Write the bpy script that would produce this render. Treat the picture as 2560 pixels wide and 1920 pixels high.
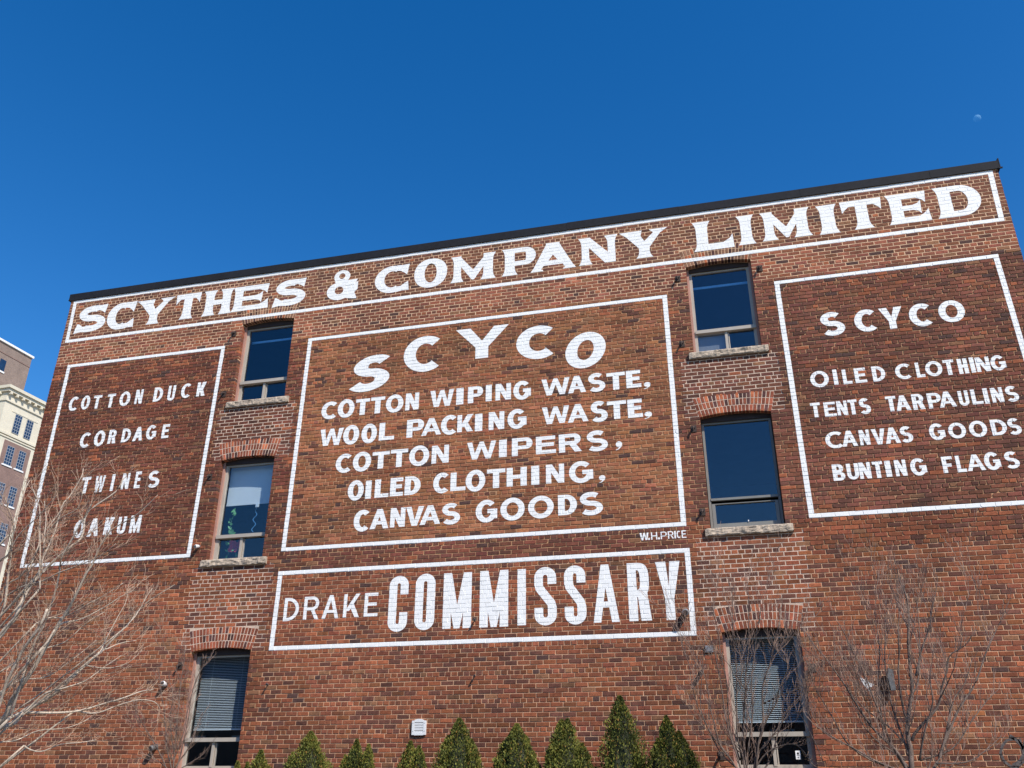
import bpy, math, random
from mathutils import Matrix, Vector, noise
from mathutils.geometry import delaunay_2d_cdt
R = random.Random(7)
sc = bpy.context.scene
for _o in list(bpy.data.objects): bpy.data.objects.remove(_o)

# ================================================================ camera, sky, sun, exposure
cd = bpy.data.cameras.new('camera'); cam = bpy.data.objects.new('camera', cd); sc.collection.objects.link(cam); sc.camera = cam
cd.sensor_width = 36; cd.lens = 36 * 2180 / 2560; cd.clip_start = .1; cd.clip_end = 9000
_r = ((0.96917067, -0.2249213, 0.1005912), (0.2463718, 0.8796485, -0.4068408), (0.0030222, 0.4190810, 0.9079438))   # columns: right, forward, up
cam.matrix_world = Matrix(((_r[0][0], _r[0][2], -_r[0][1], 0), (_r[1][0], _r[1][2], -_r[1][1], 0), (_r[2][0], _r[2][2], -_r[2][1], 1.6), (0, 0, 0, 1)))
SUN = Vector((1.19, -1.0, 1.53)).normalized()
world = bpy.data.worlds.new('World'); sc.world = world; world.use_nodes = True
nt = world.node_tree; bg = nt.nodes['Background']
sky = nt.nodes.new('ShaderNodeTexSky'); sky.sky_type = 'NISHITA'; sky.sun_disc = False
sky.sun_elevation = math.asin(SUN.z); sky.sun_rotation = math.atan2(SUN.x, SUN.y); sky.altitude = 100
sky.air_density = 1.0; sky.dust_density = .3; sky.ozone_density = 2.5
hs = nt.nodes.new('ShaderNodeHueSaturation'); hs.inputs['Saturation'].default_value = 1.40; hs.inputs['Hue'].default_value = .506
nt.links.new(sky.outputs[0], hs.inputs['Color']); nt.links.new(hs.outputs[0], bg.inputs[0]); bg.inputs[1].default_value = .15
sl = bpy.data.lights.new('sun', 'SUN'); sl.energy = 5.0; sl.angle = math.radians(.53); sl.color = (1, .935, .85)
so = bpy.data.objects.new('sun', sl); sc.collection.objects.link(so); so.rotation_euler = SUN.to_track_quat('Z', 'Y').to_euler(); so.location = (20, -20, 40)
vs = sc.view_settings; vs.view_transform = 'Standard'; vs.look = 'None'; vs.exposure = .20; vs.gamma = 1; vs.use_curve_mapping = False

# ================================================================ helpers
def link(o, parent=None, **kw):
    sc.collection.objects.link(o)
    if parent is not None: o.parent = parent
    for k, v in kw.items(): o[k] = v
    return o
def thing(name, loc, label, cat, group=None):
    o = bpy.data.objects.new(name, None); o.location = loc; link(o, label=label, category=cat)
    if group: o['group'] = group
    bpy.context.view_layer.update()
    return o
class MB:
    def __init__(s): s.v = []; s.f = []; s.m = []; s.c = []
    def add(s, vs, fs, mi=0, col=None):
        n = len(s.v); s.v += [tuple(v) for v in vs]; s.f += [tuple(i + n for i in f) for f in fs]; s.m += [mi] * len(fs)
        if col is not None: s.c += [col] * len(vs)
    def box(s, x0, x1, y0, y1, z0, z1, mi=0, col=None, taper=0):
        v = [(x0, y0, z0), (x1, y0, z0), (x1, y1, z0), (x0, y1, z0), (x0, y0, z1), (x1, y0, z1), (x1, y1, z1), (x0, y1, z1)]
        s.add(v, [(0, 3, 2, 1), (4, 5, 6, 7), (0, 1, 5, 4), (1, 2, 6, 5), (2, 3, 7, 6), (3, 0, 4, 7)], mi, col)
    def prism(s, poly, y0, y1, mi=0, col=None):      # poly in (x, z), extruded along y
        n = len(poly); s.add([(x, y0, z) for x, z in poly] + [(x, y1, z) for x, z in poly],
            [tuple(range(n)), tuple(range(2*n - 1, n - 1, -1))] + [(i, i + n, (i + 1) % n + n, (i + 1) % n) for i in range(n)], mi, col)
    def tube(s, pts, rad, n=5, mi=0, col=None, cap=True):
        pts = [Vector(p) for p in pts]; k = len(pts); base = len(s.v); up = Vector((.3, .2, 1)).normalized()
        for i, p in enumerate(pts):
            d = (pts[min(k - 1, i + 1)] - pts[max(0, i - 1)]).normalized()
            a = d.cross(up if abs(d.dot(up)) < .95 else Vector((1, 0, 0))).normalized(); b = d.cross(a)
            r = rad[i] if isinstance(rad, (list, tuple)) else rad
            for j in range(n):
                t = 2 * math.pi * j / n; q = p + (a * math.cos(t) + b * math.sin(t)) * r; s.v.append(tuple(q))
                if col is not None: s.c.append(col)
        for i in range(k - 1):
            for j in range(n):
                a0 = base + i * n + j; a1 = base + i * n + (j + 1) % n; s.f.append((a0, a1, a1 + n, a0 + n)); s.m.append(mi)
        if cap:
            s.f.append(tuple(base + j for j in range(n))[::-1]); s.m.append(mi); s.f.append(tuple(base + (k - 1) * n + j for j in range(n))); s.m.append(mi)
    def build(s, name, mats, parent=None, smooth=False, off=(0, 0, 0), **kw):
        me = bpy.data.meshes.new(name); ox, oy, oz = off
        me.from_pydata([(x - ox, y - oy, z - oz) for x, y, z in s.v] if any(off) else s.v, [], s.f)
        for m in (mats if isinstance(mats, (list, tuple)) else [mats]): me.materials.append(m)
        if any(s.m): me.polygons.foreach_set('material_index', s.m)
        if s.c:
            a = me.color_attributes.new('tint', 'FLOAT_COLOR', 'POINT'); fl = []
            for c in s.c: fl += [c[0], c[1], c[2], 1.0]
            a.data.foreach_set('color', fl)
        if smooth: me.polygons.foreach_set('use_smooth', [True] * len(me.polygons))
        me.update(); o = bpy.data.objects.new(name, me)
        if parent is None: o.location = off
        return link(o, parent, **kw)
def lin(*c): return tuple((x / 255 / 12.92 if x <= 10 else ((x / 255 + .055) / 1.055) ** 2.4) for x in c)

# ================================================================ materials
def mat(name, base=(.5, .5, .5), rough=.7, metal=0, attr=False, n_scale=None, n_amt=.25, bump=0, b_scale=60, spec=.5, dark=None, dark_scale=3, dark_amt=0):
    m = bpy.data.materials.new(name); m.use_nodes = True; t = m.node_tree; b = t.nodes['Principled BSDF']
    b.inputs['Roughness'].default_value = rough; b.inputs['Metallic'].default_value = metal; b.inputs['Specular IOR Level'].default_value = spec
    b.inputs['Base Color'].default_value = (*base, 1); tc = t.nodes.new('ShaderNodeTexCoord'); src = None
    if attr:
        a = t.nodes.new('ShaderNodeAttribute'); a.attribute_name = 'tint'; src = a.outputs['Color']
    else:
        c = t.nodes.new('ShaderNodeRGB'); c.outputs[0].default_value = (*base, 1); src = c.outputs[0]
    def noise_(scale, detail=4, rough_=.6):
        n = t.nodes.new('ShaderNodeTexNoise'); n.inputs['Scale'].default_value = scale; n.inputs['Detail'].default_value = detail; n.inputs['Roughness'].default_value = rough_
        t.links.new(tc.outputs['Object'], n.inputs['Vector']); return n.outputs['Fac']
    def mapr(f, a, b_, c, d):
        n = t.nodes.new('ShaderNodeMapRange'); n.inputs[1].default_value = a; n.inputs[2].default_value = b_; n.inputs[3].default_value = c; n.inputs[4].default_value = d
        t.links.new(f, n.inputs[0]); return n.outputs[0]
    def mult(col, fac):
        v = t.nodes.new('ShaderNodeVectorMath'); v.operation = 'SCALE'; t.links.new(col, v.inputs[0]); t.links.new(fac, v.inputs['Scale']); return v.outputs[0]
    if n_scale:
        for k, sc_ in enumerate(n_scale if isinstance(n_scale, tuple) else (n_scale,)):
            src = mult(src, mapr(noise_(sc_), .3, .7, 1 - n_amt, 1 + n_amt))
    if dark:
        mx = t.nodes.new('ShaderNodeMix'); mx.data_type = 'RGBA'; t.links.new(mapr(noise_(dark_scale, 6, .65), .52, .72, 0, dark_amt), mx.inputs[0])
        t.links.new(src, mx.inputs[6]); mx.inputs[7].default_value = (*dark, 1); src = mx.outputs[2]
    t.links.new(src, b.inputs['Base Color'])
    if bump:
        bp = t.nodes.new('ShaderNodeBump'); bp.inputs['Strength'].default_value = bump; bp.inputs['Distance'].default_value = .01
        t.links.new(noise_(b_scale, 5), bp.inputs['Height']); t.links.new(bp.outputs[0], b.inputs['Normal'])
    return m
M = {}
M['brick'] = mat('brick', rough=.92, attr=True, n_scale=(22, 95), n_amt=.24, bump=.5, b_scale=130, spec=.25, dark=(.030, .022, .022), dark_scale=1.7, dark_amt=.42)
M['mortar'] = mat('mortar', rough=.95, attr=True, n_scale=(4, 60), n_amt=.2, bump=.4, b_scale=150, spec=.2, dark=(.10, .07, .05), dark_scale=2.3, dark_amt=.45)
M['white_paint'] = mat('white_paint', (.86, .85, .82), .6, n_scale=(9, 70), n_amt=.03, bump=.12, b_scale=170, spec=.35, dark=(.25, .22, .20), dark_scale=14, dark_amt=.22)
M['spray_paint'] = mat('spray_paint', (.085, .07, .066), .8, n_scale=(14, 60), n_amt=.5)
M['coping'] = mat('coping_metal', (.017, .018, .022), .75, .0, n_scale=(2, 14), n_amt=.15, spec=.15)
M['mould'] = mat('brick_mould', (.40, .215, .165), .7, n_scale=(3, 40), n_amt=.12)
M['alu'] = mat('tan_aluminium', (.40, .35, .29), .5, .0, n_scale=5, n_amt=.08)
M['taupe'] = mat('taupe_frame', (.20, .195, .175), .5, n_scale=5, n_amt=.08)
M['shaded_head'] = mat('head_board', (.035, .022, .02), .8, n_scale=20, n_amt=.2)  # near-black: the deep shade under the arch is put into the board's colour
M['stone'] = mat('sandstone', (.46, .37, .28), .95, n_scale=(6, 45), n_amt=.2, bump=.8, b_scale=50, spec=.2, dark=(.08, .065, .05), dark_scale=16, dark_amt=.75)
M['room'] = mat('room_interior', (.045, .045, .05), .9, n_scale=2, n_amt=.2)
M['blind'] = mat('blind_slats', (.72, .74, .72), .6)
M['shade'] = mat('roller_shade', (.62, .66, .66), .8, n_scale=3, n_amt=.04)
M['iron'] = mat('rusty_iron', (.045, .028, .022), .8, n_scale=40, n_amt=.4)
M['steel'] = mat('weathered_steel', (.16, .155, .15), .55, .5, n_scale=30, n_amt=.3)
M['plastic'] = mat('white_plastic', (.74, .74, .73), .45, n_scale=8, n_amt=.05)
M['greyplastic'] = mat('grey_plastic', (.20, .20, .21), .5)
M['bark'] = mat('pale_bark', (.44, .36, .28), .85, n_scale=(5, 60), n_amt=.32, bump=.4, b_scale=80, dark=(.10, .07, .05), dark_scale=2.2, dark_amt=.5)
M['bark2'] = mat('dark_bark', (.14, .10, .08), .85, n_scale=(6, 70), n_amt=.4, bump=.4, b_scale=90)
M['twig'] = mat('pale_twig', (.36, .245, .17), .85, n_scale=(3, 30), n_amt=.35)
M['twig2'] = mat('dark_twig', (.22, .145, .11), .85, n_scale=(2, 9), n_amt=.55)
M['cedar'] = mat('cedar_leaf', rough=.7, attr=True, n_scale=12, n_amt=.2, spec=.3)
M['cream'] = mat('cream_stucco', (.66, .60, .47), .9, n_scale=(.3, 3), n_amt=.06)
M['farbrick'] = mat('far_brown_brick', (.235, .15, .125), .95, n_scale=(1.2, 6), n_amt=.14)
M['towerbrick'] = mat('tower_grey_brick', (.235, .175, .145), .95, n_scale=(1.0, 7), n_amt=.16)
M['whitecap'] = mat('white_coping', (.82, .82, .80), .6)
M['muntin'] = mat('muntin', (.30, .33, .37), .6)
M['leafgreen'] = mat('house_plant', (.10, .28, .09), .6, n_scale=20, n_amt=.3)
M['petal'] = mat('red_petal', (.55, .05, .09), .6, n_scale=30, n_amt=.3)
M['ribbon'] = mat('blue_ribbon', (.18, .45, .75), .4)
M['red'] = mat('red_banner', (.36, .04, .06), .7, n_scale=6, n_amt=.2)
M['ground'] = mat('ground', (.12, .11, .095), .95, n_scale=(.4, 6), n_amt=.3)
M['grass'] = mat('lawn', (.07, .085, .03), .95, n_scale=(.8, 20), n_amt=.35)
M['roof'] = mat('roof_felt', (.05, .05, .05), .9, n_scale=1, n_amt=.2)
M['paper'] = mat('paper', (.80, .80, .80), .7)
M['ink'] = mat('ink', (.03, .03, .03), .7)
def glass(name, tint, ior, rough=.0):
    m = bpy.data.materials.new(name); m.use_nodes = True; t = m.node_tree; t.nodes.remove(t.nodes['Principled BSDF'])
    tr = t.nodes.new('ShaderNodeBsdfTransparent'); tr.inputs[0].default_value = (*tint, 1); gl = t.nodes.new('ShaderNodeBsdfGlossy'); gl.inputs['Roughness'].default_value = rough
    gl.inputs[0].default_value = (.9, .95, 1, 1)
    lw = t.nodes.new('ShaderNodeLayerWeight'); lw.inputs[0].default_value = .5; pw = t.nodes.new('ShaderNodeMath'); pw.operation = 'POWER'; pw.inputs[1].default_value = 5
    mr = t.nodes.new('ShaderNodeMapRange'); mr.inputs[3].default_value = ior; mr.inputs[4].default_value = 1; mx = t.nodes.new('ShaderNodeMixShader')
    t.links.new(lw.outputs['Facing'], pw.inputs[0]); t.links.new(pw.outputs[0], mr.inputs[0]); t.links.new(mr.outputs[0], mx.inputs[0]); t.links.new(tr.outputs[0], mx.inputs[1]); t.links.new(gl.outputs[0], mx.inputs[2])
    t.links.new(mx.outputs[0], t.nodes['Material Output'].inputs[0]); return m
M['glass'] = glass('window_glass', (.90, .94, .97), .055)
M['farglass'] = mat('far_glass', (.012, .03, .07), .12, n_scale=.8, n_amt=.4, spec=1.0)

# ================================================================ the brick wall: courses, zones, openings
Y0, EYE = 14.30, 1.6                      # plane of the joints; heights v below are measured from eye level
UL, UR, VTOP = -14.06, 5.29, 10.06
_an = [(-30, -1.85), (0, .38), (24, 2.111), (48, 3.868), (114, 8.562), (132, 9.862), (144, 10.73)]     # surveyed course -> height of its centre
def cv(i):
    for (a, va), (b, vb) in zip(_an, _an[1:]):
        if i <= b: return va + (vb - va) * (i - a) / (b - a)
def course_at(v): return min(range(-27, 138), key=lambda i: abs(cv(i) - v))
# openings: left u, right u, sill v, spring v
WIN = [(-9.528, -8.338, 7.045, 8.842), (-9.560, -8.392, 3.82, 5.796), (-9.575, -8.390, .24, 2.172),
       (-.303, .876, 7.042, 8.842), (-.303, .884, 3.83, 5.80), (-.280, .882, .24, 2.18)]
RISE, AH, SK = .055, .365, .09
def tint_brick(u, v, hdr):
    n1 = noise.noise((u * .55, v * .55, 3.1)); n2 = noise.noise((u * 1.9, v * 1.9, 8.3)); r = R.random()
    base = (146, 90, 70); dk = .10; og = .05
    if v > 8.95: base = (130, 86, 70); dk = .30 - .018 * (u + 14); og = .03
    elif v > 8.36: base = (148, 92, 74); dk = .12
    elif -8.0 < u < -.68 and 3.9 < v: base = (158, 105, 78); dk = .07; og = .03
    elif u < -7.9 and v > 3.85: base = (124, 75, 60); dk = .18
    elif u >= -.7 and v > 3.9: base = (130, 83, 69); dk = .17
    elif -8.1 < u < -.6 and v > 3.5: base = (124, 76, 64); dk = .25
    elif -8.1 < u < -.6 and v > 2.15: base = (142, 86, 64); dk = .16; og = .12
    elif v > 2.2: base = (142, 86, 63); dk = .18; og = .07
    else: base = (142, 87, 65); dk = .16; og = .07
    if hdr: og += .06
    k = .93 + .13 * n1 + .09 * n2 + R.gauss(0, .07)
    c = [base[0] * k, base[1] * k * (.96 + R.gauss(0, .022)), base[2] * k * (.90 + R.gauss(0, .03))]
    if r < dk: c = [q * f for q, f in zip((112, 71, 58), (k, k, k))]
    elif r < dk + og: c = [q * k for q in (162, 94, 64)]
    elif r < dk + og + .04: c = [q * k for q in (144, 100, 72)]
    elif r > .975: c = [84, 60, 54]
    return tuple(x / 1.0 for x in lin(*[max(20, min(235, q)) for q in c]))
def flush(u, v):
    """re-pointed areas, where the joints are nearly level with the brick"""
    if v > 8.38: return 1
    for a, b, s, sp in WIN:
        if a - .25 < u < b + .25:
            if s < 1: return 0
            lo = sp - 10
            for a2, b2, s2, sp2 in WIN:
                if abs(a2 - a) < 1 and sp2 < s: lo = max(lo, sp2)
            if lo < v < s - .1: return 2
    if v < 3.4: return .5
    return 0
def proud(u, v):
    f = flush(u, v); return {2: .0036, 1: .0040, .5: .0072}[f] if f else (.0105 if (u < -7.95 or u > 1.0) else .0078)
def mortar_col(u, v):
    f = flush(u, v)
    if f == 2: return lin(208, 182, 160)
    if f == 1: return lin(214, 176, 142)
    if f == .5: return lin(196, 156, 124)
    return lin(184, 142, 106)
BR = []        # every brick: front polygon (u, v), how far proud, how deep, tint, course
def add_brick(p, pr, back, col, i): BR.append((p, pr, back, col, i))
def lay(i):
    vc = cv(i); hh = (cv(i + 1) - cv(i)) / 2 if i < 143 else .036
    hdr = i % 6 == 0; pitch = .1061 if hdr else .2122
    # solid spans of this course
    spans = [(UL, UR, 0, 0)]
    for a, b, s, sp in WIN:
        if s - .02 < vc < sp: lo, hi, fl = a, b, 1
        elif sp <= vc < sp + AH + RISE * .7:
            t = (vc - sp) / AH; lo, hi, fl = a - SK * min(t, 1) - .012, b + SK * min(t, 1) + .012, 0
        else: continue
        new = []
        for x0, x1, f0, f1 in spans:
            if x0 < lo and hi < x1: new += [(x0, lo, f0, fl), (hi, x1, fl, f1)]
            else: new.append((x0, x1, f0, f1))
        spans = new
    ph = (.0 if i % 2 else .1061) + .013 * math.sin(i * .7) + .02 * noise.noise((i * .13, 0, 0)) + (.053 if hdr else 0)
    for x0, x1, f0, f1 in spans:
        xs = [x0]; k = math.ceil((x0 - UL - ph + .035) / pitch); x = UL + ph + k * pitch
        while x < x1 - .05:
            if x > xs[-1] + .04: xs.append(x + R.gauss(0, .0032))
            x += pitch
        xs.append(x1)
        for j, (a, b) in enumerate(zip(xs, xs[1:])):
            uc = (a + b) / 2
            if uc < UL or uc > UR: continue
            fl = flush(uc, vc); jw = .0074 if fl in (1, 2) else .0068; jh = .0068 if fl in (1, 2) else .0064
            ea = -.003 if (j == 0 and f0) else (jw if j else 0); eb = -.003 if (j == len(xs) - 2 and f1) else (jw if j < len(xs) - 2 else 0)
            if j == 0 and f0 == 0 and x0 == UL: ea = -.004 - R.random() * .004
            if j == len(xs) - 2 and x1 == UR and f1 == 0: eb = -.004 - R.random() * .004
            g = lambda s=.0016: R.gauss(0, s)
            wob = .0045 * noise.noise((uc * .8, i * .37, 1.7)); q = .0014 if fl else .0026
            p = [(a + ea + g(q) * (j > 0), vc - hh + jh + g(q) + wob), (b - eb + g(q) * (j < len(xs) - 2), vc - hh + jh + g(q) + wob),
                 (b - eb + g(q) * (j < len(xs) - 2), vc + hh - jh + g(q) + wob), (a + ea + g(q) * (j > 0), vc + hh - jh + g(q) + wob)]
            if not fl and R.random() < .22:      # knocked corner on the weathered brick
                c = R.randrange(4); d = .010 + R.random() * .016; nx, pv = p[(c + 1) % 4], p[c - 1]; o = p[c]
                m = lambda s, t, l: (s[0] + (t[0] - s[0]) * l / math.dist(s, t), s[1] + (t[1] - s[1]) * l / math.dist(s, t))
                p = p[:c] + [m(o, pv, min(d, .02)), m(o, nx, d)] + p[c + 1:]
            back = .10 if ((j == 0 and f0) or (j == len(xs) - 2 and f1)) else (.10 if (x0 == UL and j == 0) or (x1 == UR and j == len(xs) - 2) else -.001)
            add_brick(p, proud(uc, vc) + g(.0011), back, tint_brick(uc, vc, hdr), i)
for i in range(-27, 135): lay(i)
# segmental arches of three rings over each opening
ARCH_I = 1000
for wi, (a, b, s, sp) in enumerate(WIN):
    uc, hw = (a + b) / 2, (b - a) / 2
    def P(q, t): return (uc + q * (hw + .012 + SK * t), sp + RISE * (1 - q * q) + AH * t)
    for ring in range(3):
        n = 20 if ring == 0 else 21
        for k in range(n):
            w = 2 / n; q0 = -1 + k * w; q1 = q0 + w; t0 = ring / 3; t1 = (ring + 1) / 3
            dq = .0060 / hw; dt = .0062 / AH; z = lambda: R.gauss(0, .0012)
            e0 = 0 if ring == 0 else dt
            p = [P(q0 + dq, t0 + e0), P(q1 - dq, t0 + e0), P(q1 - dq, t1 - dt), P(q0 + dq, t1 - dt)]
            p = [(x + z(), y + z()) for x, y in p]
            top = wi in (0, 3)
            c = (128, 92, 72) if top else (138, 76, 56)
            kk = 1 + R.gauss(0, .13); r = R.random()
            if r < .22: c = (88, 58, 54)
            elif r < .42: c = (172, 98, 66)
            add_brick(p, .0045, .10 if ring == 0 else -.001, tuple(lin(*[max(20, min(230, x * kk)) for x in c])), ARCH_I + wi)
def brick_mesh(mb, b):
    p, pr, back, col, i = b; n = len(p); yf = Y0 - pr; cx = sum(x for x, y in p) / n; cy = sum(y for x, y in p) / n; k = .0036
    ins = []
    for x, y in p:
        dx, dy = cx - x, cy - y; ins.append((x + math.copysign(k, dx), y + math.copysign(k, dy)))
    v = [(x, yf, y + EYE) for x, y in ins] + [(x, yf + min(.0036, pr * .75), y + EYE) for x, y in p] + [(x, Y0 + back + .002, y + EYE) for x, y in p]
    f = [tuple(range(n))] + [(j, j + n, (j + 1) % n + n, (j + 1) % n) for j in range(n)] + [(j + n, j + 2*n, (j + 1) % n + 2*n, (j + 1) % n + n) for j in range(n)]
    mb.add(v, f, 0, col)

bld = thing('brick_warehouse', ((UL + UR) / 2, Y0 + .2, 0), 'red brick warehouse with white painted signs on its side wall and a dark metal coping', 'building')
BO = tuple(bld.location)
def part(mb, name, mats, parent=None, **kw): 
    return mb.build(name, mats, parent or bld, off=BO if (parent or bld) is bld else BO, **kw)
# parts of the building keep the building's origin; sub-parts too
# ---- mortar bed with the openings left out
mb = MB()
ub = sorted({UL, UR, -8.0, -.7, 1.0} | {round(w[k], 3) for w in WIN for k in (0, 1)} | {round(w[0] - .25, 3) for w in WIN} | {round(w[1] + .25, 3) for w in WIN} | {UL + i * .9 for i in range(1, 22)})
vb = sorted({-1.6, VTOP, 8.38, 3.4, 8.95} | {w[k] for w in WIN for k in (2, 3)} | {w[3] + RISE for w in WIN} | {w[2] - .1 for w in WIN})
for x0, x1 in zip(ub, ub[1:]):
    for y0, y1 in zip(vb, vb[1:]):
        xc, yc = (x0 + x1) / 2, (y0 + y1) / 2; hole = 0
        for a, b, s, sp in WIN:
            if a - .001 < xc < b + .001 and s < yc < sp + RISE: hole = 1
        if not hole:
            mb.add([(x0, Y0, y0 + EYE), (x1, Y0, y0 + EYE), (x1, Y0, y1 + EYE), (x0, Y0, y1 + EYE)], [(0, 1, 2, 3)], 0, mortar_col(xc, yc))
for a, b, s, sp in WIN:
    col = mortar_col(a - .05, sp - .1); uc, hw = (a + b) / 2, (b - a) / 2
    for x, sg in ((a - .003, 1), (b + .003, -1)): mb.add([(x, Y0 - .001, s - .1 + EYE), (x, Y0 + .25, s - .1 + EYE), (x, Y0 + .25, sp + EYE), (x, Y0 - .001, sp + EYE)], [(0, 1, 2, 3)], 0, col)
    for k in range(16):
        q0, q1 = -1 + k / 8, -1 + (k + 1) / 8; h = lambda q: sp + RISE * (1 - q * q) + .004
        A, B = uc + q0 * hw, uc + q1 * hw
        tops = [t for t in vb if t >= sp + RISE - 1e-6][0]
        mb.add([(A, Y0, h(q0) + EYE), (B, Y0, h(q1) + EYE), (B, Y0, tops + EYE + .004), (A, Y0, tops + EYE + .004)], [(0, 1, 2, 3)], 0, col)
        mb.add([(A, Y0, h(q0) + EYE), (B, Y0, h(q1) + EYE), (B, Y0 + .25, h(q1) + EYE), (A, Y0 + .25, h(q0) + EYE)], [(0, 1, 2, 3)], 0, col)
wall = part(mb, 'wall', M['mortar'])
# ---- bricks: the 300 that show largest as objects of their own, the rest as one
def seen(b):
    x = sum(q[0] for q in b[0]) / len(b[0]); z = sum(q[1] for q in b[0]) / len(b[0])
    d = Vector((x, Y0, z)); f = Vector((_r[0][1], _r[1][1], _r[2][1])); rt = Vector((_r[0][0], _r[1][0], _r[2][0])); up = Vector((_r[0][2], _r[1][2], _r[2][2]))
    w = d.dot(f); X = d.dot(rt) / w * 2180; Y = d.dot(up) / w * 2180
    if abs(X) > 1275 or abs(Y) > 955: return 0
    a = abs(sum(p[0] * q[1] - q[0] * p[1] for p, q in zip(b[0], b[0][1:] + b[0][:1]))) / 2
    return a / w ** 3
order = sorted(BR, key=seen, reverse=True)
for b in order[:300]:
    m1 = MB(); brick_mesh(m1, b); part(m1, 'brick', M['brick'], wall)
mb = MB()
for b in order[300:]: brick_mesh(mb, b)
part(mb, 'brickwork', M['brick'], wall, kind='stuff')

# ================================================================ lettering painted over brick and joint
# ---------------------------------------------------------------- lettering (outlines in metres, origin at the lower left)
def arcp(cx, cy, rx, ry, a0, a1, n=22, e=2.0):
    out = []
    for i in range(n + 1):
        a = math.radians(a0 + (a1 - a0) * i / n); c, s = math.cos(a), math.sin(a)
        out.append((cx + rx * math.copysign(abs(c) ** (2 / e), c), cy + ry * math.copysign(abs(s) ** (2 / e), s)))
    return out
def stroke(path, t, th):
    """ribbon along a path; t is the width of its upright runs, th of its level runs"""
    L, R = [], []
    for i, (x, y) in enumerate(path):
        a = path[max(0, i - 1)]; b = path[min(len(path) - 1, i + 1)]
        dx, dy = b[0] - a[0], b[1] - a[1]; d = math.hypot(dx, dy) or 1
        nx, ny = -dy / d * t / 2, dx / d * th / 2
        L.append((x + nx, y + ny)); R.append((x - nx, y - ny))
    return L + R[::-1]
def rect(x0, y0, x1, y1): return [(x0, y0), (x1, y0), (x1, y1), (x0, y1)]
def para(x0, x1, xt0, xt1, y0, y1): return [(x0, y0), (x1, y0), (xt1, y1), (xt0, y1)]
def bowl(x0, y0, x1, y1, t, th, e=2.0, open_left=True):
    """D-shaped bowl between x0 and x1: outline and its hole"""
    cy = (y0 + y1) / 2; ry = (y1 - y0) / 2; xs = x0 + max(t, (x1 - x0) - ry * 1.05) if open_left else x0
    xs = min(xs, x1 - 0.3 * (x1 - x0))
    o = [(x0, y0), (xs, y0)] + arcp(xs, cy, x1 - xs, ry, -90, 90, 16, e)[1:] + [(x0, y1)]
    hx = x0 + t; ht = max(hx + .001, xs)
    h = [(hx, y0 + th), (ht, y0 + th)] + arcp(ht, cy, max(.002, x1 - t - ht), ry - th, -90, 90, 14, e)[1:] + [(hx, y1 - th)]
    return [(1, o), (-1, h)]
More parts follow.
